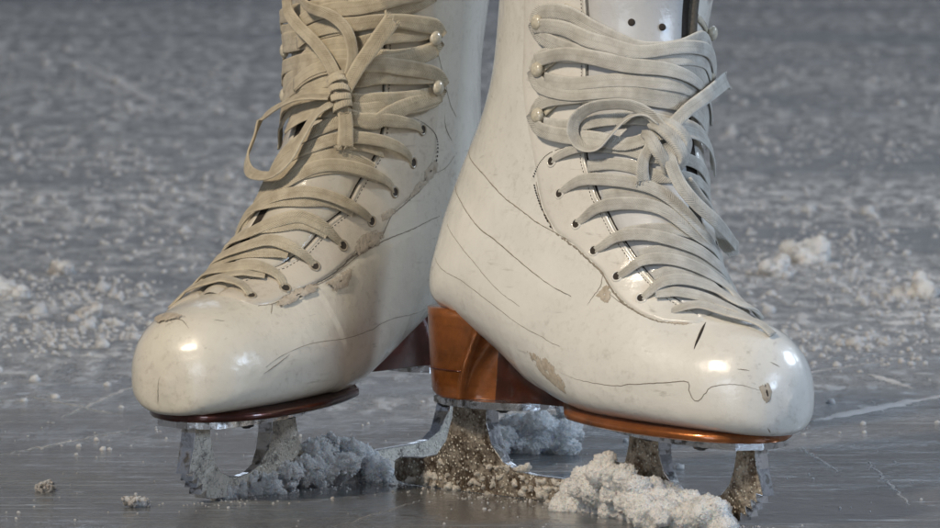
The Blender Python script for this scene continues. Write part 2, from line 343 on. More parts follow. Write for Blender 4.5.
def leather(name, base, dirt, gloss=.30, amount=.5, seed=0):
    t = NT(name); v = t.coord(scale=(100,)*3, loc=(seed, seed*.7, 0))
    big = t.noise(v, .22, 5, .6); fine = t.noise(v, 2.6, 6, .65); grain = t.noise(v, 14, 3, .6)
    col = t.mix(t.ramp(big, [(.35, 0), (.75, 1)]), base, tuple(c*.88 for c in base))
    smear = t.math('MULTIPLY', t.ramp(fine, [(.52, 0), (.80, 1)]), t.ramp(big, [(.38, .1), (.65, 1)]))
    col = t.mix(t.math('MULTIPLY', smear, amount), col, dirt)
    st = t.noise(t.coord(scale=(22, 260, 260), rot=(.3, .5, .2)), 1.0, 4, .6)     # grey rub marks from blades and knocks
    rub = t.math('MULTIPLY', t.ramp(st, [(.60, 0), (.70, 1)]), t.ramp(t.noise(v, .4, 3), [(.50, 0), (.64, 1)]))
    col = t.mix(t.math('MULTIPLY', rub, .5), col, tuple(c*.8 for c in dirt))
    h = t.math('ADD', t.math('MULTIPLY', fine, .22), t.math('MULTIPLY', grain, .10))
    h = t.math('ADD', h, t.math('ADD', t.math('MULTIPLY', t.noise(v, .8, 2), .6), t.math('MULTIPLY', t.noise(v, .26, 2, .5, .8), 2.0)))
    nb = t.bump(h, .0010, .7)
    return t.set(color=col, rough=t.ramp(fine, [(.3, gloss), (.8, gloss+.2)]), normal=nb, coat=.8, coatr=.085, coatn=nb, spec=.5)
M = {}
M['leather_a'] = leather('white_leather', (.79, .77, .72), (.40, .37, .32), .28, .75)
M['leather_b'] = leather('yellowed_white_leather', (.73, .685, .59), (.36, .31, .24), .28, .8, 7.3)
M['facing_a'] = leather('facing_leather', (.76, .73, .67), (.40, .36, .30), .36, .6, 3.1)
M['facing_b'] = leather('worn_facing_leather', (.63, .57, .475), (.34, .28, .21), .40, .9, 5.7)
M['tongue'] = leather('tongue_leather', (.60, .60, .60), (.36, .34, .32), .36, .5, 9.2)
M['tongue_b'] = leather('cream_tongue_leather', (.58, .53, .44), (.34, .29, .23), .5, .8, 4.2)
def plain(name, col, rough=.6, metal=0, coat=0, bump=None):
    t = NT(name); v = t.coord(scale=(100,)*3); n = t.noise(v, 6, 5, .6)
    c = t.mix(t.ramp(n, [(.3, 0), (.75, 1)]), col, tuple(x*.6 for x in col))
    kw = dict(color=c, rough=rough, metal=metal, coat=coat)
    if bump: kw['normal'] = t.bump(n, bump)
    return t.set(**kw)
M['lining'] = plain('dark_lining', (.035, .026, .020), .9, bump=.0006)  # near-black puts the shade of throat gap and shaft into the colour
M['lining_grey'] = plain('grey_felt_lining', (.13, .115, .095), .95, bump=.0008)
M['dark'] = plain('dark_groove', (.045, .035, .028), .85)
M['seam'] = plain('seam_shadow', (.33, .29, .235), .7)  # brown-grey colour of the seam lines
M['crack'] = plain('leather_crack', (.27, .23, .18), .8)
def scuffed():
    t = NT('bare_scuffed_leather'); o = t.coord(scale=(100,)*3); uv = t.coord('UV'); sp = t.node('ShaderNodeSeparateXYZ'); t.l.new(uv, sp.inputs[0])
    n = t.noise(o, 2.6, 6, .7); f = t.noise(t.coord(scale=(100, 100, 30)), 5, 4, .6)
    c = t.mix(t.ramp(n, [(.35, 0), (.7, 1)]), (.54, .48, .40), (.36, .30, .23))
    a = t.math('ADD', t.math('MULTIPLY', sp.outputs[0], 1.1), t.math('MULTIPLY', t.math('SUBTRACT', t.math('ADD', t.math('MULTIPLY', n, .5), t.math('MULTIPLY', f, .5)), .5), 4.2))
    return t.set(color=c, rough=.8, normal=t.bump(t.math('ADD', n, f), .0005), alpha=t.ramp(a, [(.22, 0), (.42, 1)]))
M['scuff'] = scuffed()
M['hook'] = plain('ivory_enamel', (.72, .66, .53), .22, coat=.6)
M['eyelet'] = plain('eyelet_rim', (.42, .36, .27), .35, coat=.3)
M['screw'] = plain('dark_screw', (.10, .10, .11), .3, metal=.9)

def lace_mat(name, col, dirt):
    t = NT(name); v = t.coord('UV'); o = t.coord(scale=(100,)*3)
    sep = t.node('ShaderNodeSeparateXYZ'); t.l.new(v, sep.inputs[0])
    u, w = sep.outputs[0], sep.outputs[1]
    a = t.math('SINE', t.math('ADD', t.math('MULTIPLY', u, 55.0), t.math('MULTIPLY', t.math('ABSOLUTE', t.math('SUBTRACT', w, .5)), 34.0)))
    edge = t.ramp(t.math('ABSOLUTE', t.math('SUBTRACT', w, .5)), [(.34, 0), (.44, 1)])
    mid = t.ramp(t.math('ABSOLUTE', t.math('SUBTRACT', w, .5)), [(.0, 1), (.07, 0)])
    n = t.noise(o, 1.2, 5, .6); f = t.noise(o, 9, 4, .6)
    c = t.mix(t.ramp(n, [(.38, 0), (.72, 1)]), col, dirt)
    c = t.mix(t.math('MULTIPLY', t.math('ADD', t.math('MULTIPLY', a, .5), .5), t.ramp(n, [(.35, .02), (.7, .16)])), c, tuple(x*.45 for x in dirt))
    c = t.mix(t.math('MULTIPLY', edge, .35), c, tuple(min(1, x*1.35) for x in col))
    c = t.mix(t.math('MULTIPLY', mid, .25), c, tuple(x*.6 for x in dirt))
    h = t.math('ADD', t.math('MULTIPLY', a, .22), t.math('MULTIPLY', f, 1.1))
    return t.set(color=c, rough=.88, sheen=.25, normal=t.bump(h, .0005, .9), spec=.25)
M['lace_a'] = lace_mat('grey_lace_cloth', (.62, .60, .55), (.43, .405, .36))
M['lace_b'] = lace_mat('cream_lace_cloth', (.56, .49, .365), (.38, .315, .22))

def copper(name, col):
    t = NT(name); v = t.coord(scale=(100, 100, 100)); n = t.noise(v, .7, 5, .6); s = t.noise(t.coord(scale=(30, 30, 320)), 1, 4)
    c = t.mix(t.ramp(n, [(.3, 0), (.7, 1)]), col, tuple(x*.42 for x in col))
    c = t.mix(t.math('MULTIPLY', t.ramp(s, [(.5, 0), (.7, 1)]), .35), c, tuple(x*.4 for x in col))
    return t.set(color=c, rough=.30, metal=.6, coat=.9, coatr=.10, normal=t.bump(t.math('ADD', n, t.math('MULTIPLY', s, .3)), .0006))
M['copper'] = copper('copper_brown_lacquer', (.46, .145, .032))
M['maroon'] = copper('dark_red_brown_lacquer', (.20, .034, .014))

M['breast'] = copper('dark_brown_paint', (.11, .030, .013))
M['sole_dark'] = copper('worn_dark_sole', (.10, .022, .012))  # red-brown darker than the copper, on the left skate's sole and heel
def chrome(name):
    t = NT(name); v = t.coord(scale=(100,)*3); n = t.noise(v, 1.6, 5, .6)
    return t.set(color=t.mix(t.ramp(n, [(.50, 0), (.62, 1)]), (.92, .93, .95), (.22, .21, .20)), metal=1, rough=t.ramp(n, [(.4, .13), (.75, .36)]), normal=t.bump(n, .0005, .5))
M['chrome'] = chrome('chrome_plate')
def grime(name, dark, light, level, metal=1.0):
    t = NT(name); v = t.coord(scale=(100,)*3)
    vo = t.node('ShaderNodeTexVoronoi', Scale=4.2, Randomness=1.0); t.l.new(v, vo.inputs['Vector'])
    n = t.noise(v, 1.1, 6, .7); f = t.noise(v, 5, 5, .7)
    drop = t.ramp(vo.outputs['Distance'], [(.18, 1), (.34, 0)])
    pick = t.ramp(t.noise(v, 2.3, 2), [(.36, 0), (.44, 1)])
    drop = t.math('MULTIPLY', drop, pick)
    c = t.mix(t.ramp(t.math('ADD', t.math('MULTIPLY', n, .6), t.math('MULTIPLY', f, .4)), [(level-.06, 0), (level+.08, 1)]), dark, light)
    c = t.mix(drop, c, (.85, .80, .70))
    h = t.math('ADD', t.math('MULTIPLY', drop, 1.0), t.math('MULTIPLY', f, .8))
    return t.set(color=c, metal=t.math('MULTIPLY', t.math('SUBTRACT', 1.0, t.math('MULTIPLY', drop, .7)), metal), rough=t.ramp(f, [(.3, .22), (.7, .5)]), normal=t.bump(h, .0009, .9))
M['grime_a'] = grime('wet_grimy_steel', (.13, .09, .06), (.60, .52, .42), .50, .7)
M['grime_b'] = grime('frosty_steel', (.14, .13, .12), (.74, .70, .62), .43, .35)

def snow(name, col, dirt=(.30, .28, .26)):
    t = NT(name); v = t.coord(scale=(100,)*3)
    n = t.noise(v, .9, 6, .7); f = t.noise(v, 7, 5, .7); g = t.noise(v, 22, 3, .7)
    c = t.mix(t.ramp(n, [(.40, 0), (.72, .75)]), col, dirt)
    h = t.math('ADD', t.math('MULTIPLY', f, 1.0), t.math('MULTIPLY', g, .5))
    return t.set(color=c, rough=.55, sss=.8, sssr=(.7, .85, 1.0), ssss=.009, normal=t.bump(h, .0019, .85), spec=.5, coat=.3, coatr=.3)
M['snow'] = snow('packed_ice_snow', (.93, .93, .92), (.84, .83, .80))
M['crumb'] = snow('scraped_snow_crumbs', (.66, .66, .67), (.50, .50, .50))
M['snow_blue'] = snow('translucent_slush', (.90, .93, .96), (.76, .80, .85))
M['snow_warm'] = snow('frosted_snow_crust', (.86, .82, .74), (.50, .45, .38))

# ------------------------------------------------------------------ geometry helpers
def catmull(P, n):
    """resample a polyline of tuples / vectors through a Catmull-Rom spline into n points, evenly spaced"""
    P = [np.array(p, float) for p in P]; out = []
    for i in range(len(P)-1):
        p0 = P[i-1] if i else 2*P[0]-P[1]; p3 = P[i+2] if i+2 < len(P) else 2*P[-1]-P[-2]
        for k in range(16):
            f = k/16
            out.append(.5*(2*P[i]+(P[i+1]-p0)*f+(2*p0-5*P[i]+4*P[i+1]-p3)*f*f+(3*P[i]-p0-3*P[i+1]+p3)*f**3))
    out.append(P[-1]); out = np.array(out)
    L = np.concatenate([[0], np.cumsum(np.linalg.norm(np.diff(out[:, :2] if out.shape[1] < 4 else out[:, :3], axis=0), axis=1))])
    tt = np.linspace(0, L[-1], n)
    return np.stack([np.interp(tt, L, out[:, j]) for j in range(out.shape[1])], 1)
def ribbon(bm, pts, nrm, w, t, tilt=0.0, taper=None, fray=0, rng=random):
    """flat woven lace swept along pts; nrm are surface normals, tilt turns it on edge; u,v in a UV layer"""
    uv = bm.loops.layers.uv.verify(); n = len(pts); rings = []; K = 12; L = 0.0; us = []
    for i in range(n):
        if i: L += (pts[i]-pts[i-1]).length
        us.append(L)
        T = (pts[min(i+1, n-1)]-pts[max(i-1, 0)]).normalized()
        N = nrm[i]-T*nrm[i].dot(T)
        N = N.normalized() if N.length > 1e-6 else Vector((0, 0, 1))
        W = T.cross(N)
        a = tilt(i/(n-1)) if callable(tilt) else tilt
        W, N = W*math.cos(a)+N*math.sin(a), N*math.cos(a)-W*math.sin(a)
        ww = w*(taper(i/(n-1)) if taper else 1.0)
        r = []
        for k in range(K):
            an = 2*math.pi*k/K; c, s = math.cos(an), math.sin(an)
            x = math.copysign(abs(c)**.7, c)*ww/2; y = math.copysign(abs(s)**.8, s)*t/2*(1.0-.35*math.exp(-(x/(.12*ww))**2))
            r.append(bm.verts.new(pts[i]+W*x+N*y))
        rings.append(r)
    for i in range(n-1):
        for k in range(K):
            k2 = (k+1) % K
            f = bm.faces.new((rings[i][k], rings[i][k2], rings[i+1][k2], rings[i+1][k]))
            for lp, (ii, kk) in zip(f.loops, ((i, k), (i, k+1), (i+1, k+1), (i+1, k))):
                lp[uv].uv = (us[ii], .5+.5*math.copysign(abs(math.cos(2*math.pi*kk/K))**.7, math.cos(2*math.pi*kk/K)))
    for r in (rings[0], rings[-1]):
        try: bm.faces.new(r)
        except ValueError: pass
    if fray:
        T = (pts[-1]-pts[-2]).normalized()
        for _ in range(fray):
            v = rng.choice(rings[-1]); p = v.co.copy(); q = p-pts[-1]
            d = (T+q*1.2+Vector([rng.uniform(-.6, .6) for _ in range(3)])).normalized()*rng.uniform(.08, .26)
            tube(bm, [p-d*.3, p+d*.5, p+d+Vector([rng.uniform(-.06, .06) for _ in range(3)])], .022, 4)
def tube(bm, pts, r, k=6, taper=None, flat=None):
    n = len(pts); rings = []
    ref = Vector((.31, .52, .79))
    for i in range(n):
        T = (Vector(pts[min(i+1, n-1)])-Vector(pts[max(i-1, 0)])).normalized()
        a = T.cross(ref)
        if flat: a = T.cross(flat[i])
        a = a.normalized() if a.length > 1e-6 else Vector((1, 0, 0)); b = a.cross(T)
        rr = r*(taper(i/(n-1)) if taper else 1)
        rings.append([bm.verts.new(Vector(pts[i])+(a*math.cos(2*math.pi*j/k)+b*math.sin(2*math.pi*j/k)*(.35 if flat else 1))*rr) for j in range(k)])
    for i in range(n-1):
        for j in range(k):
            bm.faces.new((rings[i][j], rings[i][(j+1) % k], rings[i+1][(j+1) % k], rings[i+1][j]))
    for rg in (rings[0], rings[-1]):
        bm.faces.new(rg)
def grid(bm, P, mat=0):
    V = [[bm.verts.new(p) for p in row] for row in P]
    for i in range(len(V)-1):
        for j in range(len(V[0])-1):
            f = bm.faces.new((V[i][j], V[i][j+1], V[i+1][j+1], V[i+1][j])); f.material_index = mat
    return V
def box(bm, c, sx, sy, sz, bev=.02):
    r = bmesh.ops.create_cube(bm, size=1, matrix=Matrix.Translation(c) @ Matrix.Diagonal((sx, sy, sz, 1)))
    e = list({e for v in r['verts'] for e in v.link_edges})
    if bev: bmesh.ops.bevel(bm, geom=e, offset=bev, segments=2, affect='EDGES')
def frame_at(p, n, t=Vector((0, 0, 1))):
    n = n.normalized(); x = (t-n*t.dot(n)); x = x.normalized() if x.length > 1e-5 else Vector((1, 0, 0)); y = n.cross(x)
    return Matrix.Translation(p) @ Matrix((x, y, n)).transposed().to_4x4()
def interp_ud(pl, n):
    return catmull([p[:2] for p in pl], n)
def fu(pl):
    """d as a function of u from a traced polyline"""
    s = sorted((p[0], p[1]) for p in pl); xs = [a for a, _ in s]; ys = [b for _, b in s]
    return lambda u: float(np.interp(u, xs, ys))
def outlined_grid(bt, us, lo, hi, lift, nd=16, rim=True, bulge=0.0):
    P = []
    for i, u in enumerate(us):
        row = []
        for j in range(nd+1):
            f = j/nd; d = lo(u)+(hi(u)-lo(u))*f
            e = min(j, nd-j, i, len(us)-1-i)
            l = (lift(u) if callable(lift) else lift)
            l = (-.06 if e == 0 else l*.8 if e == 1 else l) if rim else l
            row.append(bt.P(u, d, l+bulge*math.sin(math.pi*f)))
        P.append(row)
    return P
def thin_line(bm, bt, pl, w=.05, lift=.012, n=None, lens=False, wob=0, rng=random):
    n = n or max(8, int(len(pl)*9)); q = interp_ud(pl, n)
    P, N = [], []
    for i, (u, d) in enumerate(q):
        if wob: u += rng.uniform(-wob, wob)*.05; d += rng.uniform(-wob, wob)*.06
        P.append(bt.P(u, d, lift)); N.append(bt.nrm(u, d))
    tp = (lambda f: max(.08, math.sin(math.pi*f)**.7)) if lens else (lambda f: .55+.45*math.sin(math.pi*f)+ (rng.uniform(-.25, .25) if wob else 0))
    tube(bm, P, w, 6, tp, flat=N)

def blade_profile():
    return [(-.9, .45), (-.7, .16), (0, .05), (4, 0), (12, 0), (20, .02), (24.4, .10), (25.25, .22),
        (25.3, .62), (25.75, .46), (25.65, .98), (26.15, .84), (26.02, 1.34), (26.5, 1.22), (26.4, 1.66), (26.92, 1.6),
        (26.75, 2.1), (26.5, 2.8), (26.35, 3.5), (26.4, 3.92), (25.0, 3.92), (24.98, 3.4), (24.8, 2.6), (24.4, 1.95), (23.7, 1.42), (22.9, 1.15), (22, 1.06),
        (21.1, 1.15), (20.3, 1.5), (19.7, 2.1), (19.4, 2.8), (19.3, 3.92), (17.2, 3.92), (17.15, 3.1), (16.9, 2.4), (16.4, 1.85), (15.5, 1.45), (14, 1.3),
        (12, 1.26), (10, 1.28), (8.6, 1.38), (7.6, 1.7), (6.9, 2.3), (6.5, 3.1), (6.45, 3.92), (3.95, 3.92), (3.85, 3.2), (3.4, 2.3), (2.5, 1.7), (1.2, 1.5), (-.4, 1.42), (-.85, 1.2)]
def tilt_z(s): return -(s-20)*.045
def blade_z(s, z, hp):
    top = hp-.2 if s < 11 else PLATE-.2+tilt_z(s)
    return z if z < 1.5 else 1.5+(z-1.5)*(top-1.5)/(3.92-1.5)
def make_blade(parent, grime, hs, hp):
    bm = bmesh.new(); prof = [(s+(hs*1.9*min(1, max(0, (13-s)/3))*(1 if s > 1 else .62+.38*(s+.9)/1.9) if s < 13 else 0), blade_z(s, z, hp)) for s, z in blade_profile()]; n = len(prof)
    def half(z, s=0):
        f = min(max((z-1.0)/1.7, 0), 1); h = .20+.24*f*f*(3-2*f)
        return max(h, .20+.20*min(max((s-24.4)/1.0, 0), 1))
    ring = {}
    for sg in (-1, 1):
        # rim vertices and an inset row give a worn, bevelled edge
        ring[sg] = [bm.verts.new((s, sg*half(z, s), z)) for s, z in prof]
    for i in range(n):
        j = (i+1) % n
        bm.faces.new((ring[-1][i], ring[-1][j], ring[1][j], ring[1][i])).material_index = 0
    for sg in (-1, 1):
        f = bm.faces.new(ring[sg]); f.material_index = 1
    side = [f for f in bm.faces if f.material_index == 1]
    bmesh.ops.recalc_face_normals(bm, faces=bm.faces)
    bmesh.ops.bevel(bm, geom=[e for e in bm.edges if len({f.material_index for f in e.link_faces}) == 2], offset=.035, segments=1, affect='EDGES', material=0)
    bmesh.ops.triangulate(bm, faces=[f for f in bm.faces if len(f.verts) > 4])
    b = obj('blade', bm, [M['chrome'], grime], parent, smooth=False)
    def plate(name, s0, s1, wf, cut, H):
        pm = bmesh.new(); N = 26; top, bot = [], []
        out = []
        for i in range(N+1):
            f = i/N; s = s0+(s1-s0)*f; out.append((s, wf(f)))
        loop = [(s, w) for s, w in out]+[(s, -w) for s, w in reversed(out)]
        up = [pm.verts.new((s, w, H-.015+(tilt_z(s) if H == PLATE else 0))) for s, w in loop]; lo = [pm.verts.new((s, w, H-.40+(tilt_z(s) if H == PLATE else 0))) for s, w in loop]
        for i in range(len(loop)):
            j = (i+1) % len(loop); pm.faces.new((lo[i], lo[j], up[j], up[i]))
        pm.faces.new(up); pm.faces.new(list(reversed(lo)))
        bmesh.ops.remove_doubles(pm, verts=pm.verts, dist=.01)
        bmesh.ops.recalc_face_normals(pm, faces=pm.faces)
        bmesh.ops.bevel(pm, geom=[e for e in pm.edges if e.calc_face_angle(0) > .9], offset=.05, segments=2, affect='EDGES')
        o = obj(name, pm, M['chrome'], b, smooth=False)
        for s, y in cut:
            sm = bmesh.new()
            bmesh.ops.create_cone(sm, cap_ends=True, segments=16, radius1=.36, radius2=.42, depth=.12, matrix=Matrix.Translation((s, y, H-.45+(tilt_z(s) if H == PLATE else 0))))
            bmesh.ops.create_cone(sm, cap_ends=True, segments=14, radius1=.20, radius2=.26, depth=.10, matrix=Matrix.Translation((s, y, H-.54+(tilt_z(s) if H == PLATE else 0))))
            obj('screw', sm, M['screw'], b, smooth=False)
    plate('toe_plate', 14.2, 26.9, lambda f: .35+3.15*math.sin(math.pi*min(max(.10+f*.80, 0), 1))**.8*(0 if f in (0, 1) else 1)*(.62+.38*f), [(15.6, 1.0), (15.6, -1.0), (20.5, 2.2), (20.5, -2.2), (24.3, 2.2), (24.3, -2.2)], PLATE)
    hs = hs*1.9
    plate('heel_plate', 3.3+hs, 10.4+hs, lambda f: .3+2.0*math.sin(math.pi*min(max(.12+f*.78, 0), 1))**.7*(0 if f in (0, 1) else 1), [(4.4+hs, 1.4), (4.4+hs, -1.4), (8.6+hs, 1.2), (8.6+hs, -1.2)], hp)
    return b

def make_skate(bt, pose, F, label, mats, seed):
    rng = random.Random(seed); vs = bt.vis
    bt.seams = []
    for k in mats['steps']:
        q = sorted((p[0], p[1]) for p in F[k]); bt.seams.append(([a for a, b in q], [b for a, b in q]))
    root = thing('figure_skate', label, 'ice skate', pose.loc, pose.rot, 'pair of figure skates')
    # ---- upper
    bm = bmesh.new(); nu, nv = 250, 150; P = []
    for i in range(nu+1):
        u = (bt.n-1)*i/nu; row = []
        for j in range(nv):
            th = 2*math.pi*j/nv-math.pi; L, T = bt.table(u)[0 if th < 0 else 1]
            st = bt.step(u, float(np.interp(abs(th), np.abs(T), L))*(1 if th > 0 else -1)) if 5.5 < u < 13 and abs(th) < 2.6 else 0
            row.append(bt.pt(u, th)+(bt.N(u, th)*st if st else Vector()))
        P.append(row)
    V = [[bm.verts.new(p) for p in r] for r in P]
    for i in range(nu):
        for j in range(nv):
            bm.faces.new((V[i][j], V[i][(j+1) % nv], V[i+1][(j+1) % nv], V[i+1][j]))
    bm.faces.new(V[0])
    # rolled collar and inner wall at the open top
    prev = V[-1]
    for k, (lf, dz) in enumerate(((.08, .12), (-.08, .2), (-.25, .1), (-.3, -.3), (-.35, -2.5))):
        cur = [bm.verts.new(bt.pt(bt.n-1, 2*math.pi*j/nv-math.pi)+bt.N(bt.n-1, 2*math.pi*j/nv-math.pi)*lf+Vector((0, 0, dz))) for j in range(nv)]
        for j in range(nv): bm.faces.new((prev[j], prev[(j+1) % nv], cur[(j+1) % nv], cur[j])).material_index = 1 if k > 2 else 0
        prev = cur
    bm.faces.new(prev).material_index = 1  # dark cap stands in for the darkness inside the shaft
    bmesh.ops.recalc_face_normals(bm, faces=bm.faces)
    up = obj('upper', bm, [mats['leather'], M['lining']], root, dz=UP)
    # ---- lining coloured near-black as the shade of the gap, and tongue in the throat
    fin, fout, gap = fu(F['face_in']), fu(F['face_out']), fu(F['gap_full'])
    umin, umax = min(p[0] for p in F['face_out']), 14.6
    us = np.linspace(umin+.75, umax, 70)
    bm = bmesh.new()
    grid(bm, outlined_grid(bt, us, lambda u: fin(u), lambda u: gap(u)-vs*.9, .05, 20, False))
    obj('lining', bm, M['lining'], up, dz=UP)
    bm = bmesh.new(); us2 = np.linspace(umin+.12, umax+.3, 80)
    def tl(u): return fin(u)+vs*.05
    def tr(u): return gap(u)+vs*.28*min(1, (u-umin)*.8)
    grid(bm, outlined_grid(bt, us2, tl, tr, lambda u: .10+.12*min(max((u-9)/3, 0), 1), 22, True, .16))
    tg = obj('tongue', bm, mats['tongue'], root, dz=UP)
    if 'tonguehole' in F:
        bm = bmesh.new()
        for u, d in F['tonguehole']:
            p = bt.P(u, d, .395); m = frame_at(p, bt.nrm(u, d))
            bmesh.ops.create_uvsphere(bm, u_segments=14, v_segments=8, radius=.19, matrix=m @ Matrix.Diagonal((1, 1, .25, 1)))
        obj('lace_slot', bm, M['dark'], tg, dz=UP)
        bm = bmesh.new(); uu = np.linspace(10.6, umax+.2, 40)
        grid(bm, outlined_grid(bt, uu, lambda u: gap(u)+.05, lambda u: gap(u)+.75, .22, 6, True, .12))
        obj('padded_edge', bm, M['lining_grey'], tg, dz=UP)
    # ---- facings
    lift = lambda u: .11*(1-min(max((u-9.3)/1.2, 0), 1)*mats['fade'])
    bm = bmesh.new(); us = np.linspace(umin+.02, 14.4, 130)
    grid(bm, outlined_grid(bt, us, fin, fout, lift, 18))
    f1 = obj('facing', bm, mats['facing'], up, dz=UP)
    fw = lambda u: abs(fout(u)-fin(u))
    bm = bmesh.new()
    grid(bm, outlined_grid(bt, us, lambda u: gap(u)-vs*.32*min(1, (u-umin)*.8), lambda u: gap(u)-vs*(.35+fw(u)), .13, 18))
    f2 = obj('facing', bm, mats['facing'], up, dz=UP)
    # folded edge binding along the inner rim of the facing
    bm = bmesh.new()
    pts = [(u, fin(u)+vs*.16) for u in np.linspace(umin+.5, 13.5, 90)]
    tube(bm, [bt.P(u, d, .10) for u, d in pts], .10, 8, None, [bt.nrm(u, d) for u, d in pts])
    obj('edge_binding', bm, mats['facing'], f1, dz=UP)
    bm = bmesh.new()
    for off in (.34,):
        pts = [(u, fin(u)+vs*off) for u in np.linspace(umin+.6, 13.5, 220)]
        for i in range(0, len(pts)-1, 2):
            tube(bm, [bt.P(*pts[i], .115), bt.P(*pts[i+1], .115)], .02, 4)
    q = interp_ud(F['stitch'], 110)
    for i in range(0, 109, 2):
        if rng.random() < .9: tube(bm, [bt.P(q[i][0], q[i][1]-vs*.0, .06), bt.P(q[i+1][0], q[i+1][1], .06)], .035, 4)
    obj('stitching', bm, M['dark'], f1, dz=UP)
    # ---- seams, cracks, scuffs
    for k in F:
        if not k.startswith('seam'): continue
        bm = bmesh.new(); thin_line(bm, bt, F[k], .026 if k in mats['steps'] else .017, .045 if k in mats['steps'] else .012, wob=.12, rng=rng)
        obj('seam', bm, M['seam'], up, dz=UP)
    bm = bmesh.new()
    pl = [(u, fout(u)+vs*.02) for u in np.linspace(umin+.2, 9.6, 50)]
    thin_line(bm, bt, pl, .05, .0, 120, wob=.25, rng=rng)
    obj('seam', bm, M['seam'], up, dz=UP)
    for k in F:
        if k.startswith('crack'):
            bm = bmesh.new()
            big = k in mats['big']
            thin_line(bm, bt, F[k], .08 if big else .022, .008, lens=True, wob=0 if big else .18, rng=rng)
            obj('crack', bm, M['dark'] if big else M['crack'], up, dz=UP)
    if any(k.startswith('scuff') for k in F):
        for k in F:
            if k.startswith('scuff'):
                bm = bmesh.new()
                q = catmull([p[:2] for p in F[k]]+[F[k][0][:2]], 40)[:-1]; c = q.mean(0)
                q = [c+(x-c)*(1+rng.uniform(-.09, .09)) for x in q]
                rows = [[bt.P(*(c+(x-c)*f), mats['scl'] if f < .95 else mats['scl']-.04) for x in q+[q[0]]] for f in (1, .96, .7, .4, .1)]
                V = grid(bm, rows); uvl = bm.loops.layers.uv.verify(); rim = {}
                for fr, r in zip((0, .1, .5, .8, 1), V):
                    for v in r: rim[v] = fr
                for fc in bm.faces:
                    for lp in fc.loops: lp[uvl].uv = (rim[lp.vert], 0)
                obj('scuff', bm, M['scuff'], up, dz=UP)
    # ---- eyelets
    ey = fu([(u, d) for u, d in F['eyelets']])
    hid = []
    for u, d in F['eyelets']:
        w = abs(d-fin(u)); hid.append((u, gap(u)-vs*(.35+max(.7, w))))
    hd = fu(hid)
    for u, d in list(F['eyelets'])+hid:
        bm = bmesh.new(); p = bt.P(u, d, .125); m = frame_at(p, bt.nrm(u, d))
        r = .235
        ring = []
        for (rr, zz) in ((r+.10, -.02), (r+.07, .035), (r, .03), (r-.02, .012)):
            ring.append([bm.verts.new(m @ Vector((rr*math.cos(2*math.pi*k/20), rr*math.sin(2*math.pi*k/20), zz))) for k in range(20)])
        for a, b in zip(ring, ring[1:]):
            for k in range(20): bm.faces.new((a[k], a[(k+1) % 20], b[(k+1) % 20], b[k])).material_index = 0 if True else 1
        bm.faces.new(ring[-1]).material_index = 1
        obj('eyelet', bm, [mats['eyelet'], M['dark']], up, dz=UP)
    # ---- hooks
    hk = list(F['hooks'])
    hh = F.get('hooksL') or [(u, gap(u)-vs*2.6) for u, d in hk]
    for u, d in hk+list(hh):
        bm = bmesh.new(); n = bt.nrm(u, d); p = bt.P(u, d, .1); inw = bt.P(u, d+math.copysign(1.0, -d)*.5, .1)-p
        m = frame_at(p, n, inw)
        bmesh.ops.create_cone(bm, cap_ends=True, segments=16, radius1=.20, radius2=.17, depth=.34, matrix=m @ Matrix.Translation((0, 0, .15)))
        bmesh.ops.create_uvsphere(bm, u_segments=20, v_segments=12, radius=.40, matrix=m @ Matrix.Translation((-.05, 0, .40)) @ Matrix.Diagonal((1, 1, .62, 1)))
        q = [(u, d+math.copysign(1, -d)*x) for x in np.linspace(.1, 1.9, 8)]
        tube(bm, [bt.P(*x, .20) for x in q], .19, 8, None, [bt.nrm(*x) for x in q])
        bmesh.ops.create_uvsphere(bm, u_segments=12, v_segments=8, radius=.17, matrix=frame_at(bt.P(*q[-1], .26), bt.nrm(*q[-1])) @ Matrix.Diagonal((1, 1, .5, 1)))
        obj('lace_hook', bm, M['hook'], root, dz=UP)
    # ---- lace
    bm = bmesh.new(); lm = mats['lace']
    order = 0
    for k in F:
        if not k.startswith('L_'): continue
        order += 1
        pl = [tuple(p[:2]) for p in F[k]]
        isE = k.startswith('L_e') and not k.endswith('b')
        if k.startswith('L_e'):
            u, d = pl[-1]; u2 = max(umin+.15, u-.35); t = hd(u2)
            if (d-t)*vs > 0 and k not in ('L_e7', 'L_e6b') or (vs > 0 and (d-t)*vs > 0): pl.append((u2, t))
        elif k.startswith('L_l'):
            u, d = pl[-1]; pl = pl[:-1]+[(u, -vs*6.6), (u-.1, -vs*7.4)]
        elif k.startswith('L_h'):
            u, d = pl[-1]
            if vs < 0: pl.append((u-.05, gap(u)-vs*2.2)); pl.append((u-.1, gap(u)-vs*3.4))
            else: pl.append((u-.15, -vs*2.4))
        n = 46; q = interp_ud(pl, n)
        base = .29 if k.startswith('L_e') else .34
        if k.endswith('b'): base += .12 if k.startswith('L_h') else -.06
        if k.endswith('c'): base += .06
        base += .03*(order % 3)
        pts, nr = [], []
        for i, (u, d) in enumerate(q):
            f = i/(n-1); l = base
            if isE: l = .06+(base-.06)*min(1, f*6) + .10*math.sin(math.pi*min(1, f*1.3))
            if k.startswith('L_e') and f > .85: l -= (f-.85)/.15*.22
            over = max(0, 1-abs(d-fin(u))/.8)*.05
            pts.append(bt.P(u, d, l+over+(.18 if u > 9.5 else .06)*(1 if (d-fin(u))*vs < 0 else 0))); nr.append(bt.nrm(u, d))
        for _ in range(3): pts = [pts[0]]+[(pts[i-1]+pts[i]*2+pts[i+1])/4 for i in range(1, n-1)]+[pts[-1]]
        w = (.64 if k.startswith('L_e') else .74)*mats['lw']
        ph = rng.uniform(0, 6)
        tp = (lambda f: .62+.38*min(1, f*4)) if isE else (lambda f: 1+.08*math.sin(f*9+ph))
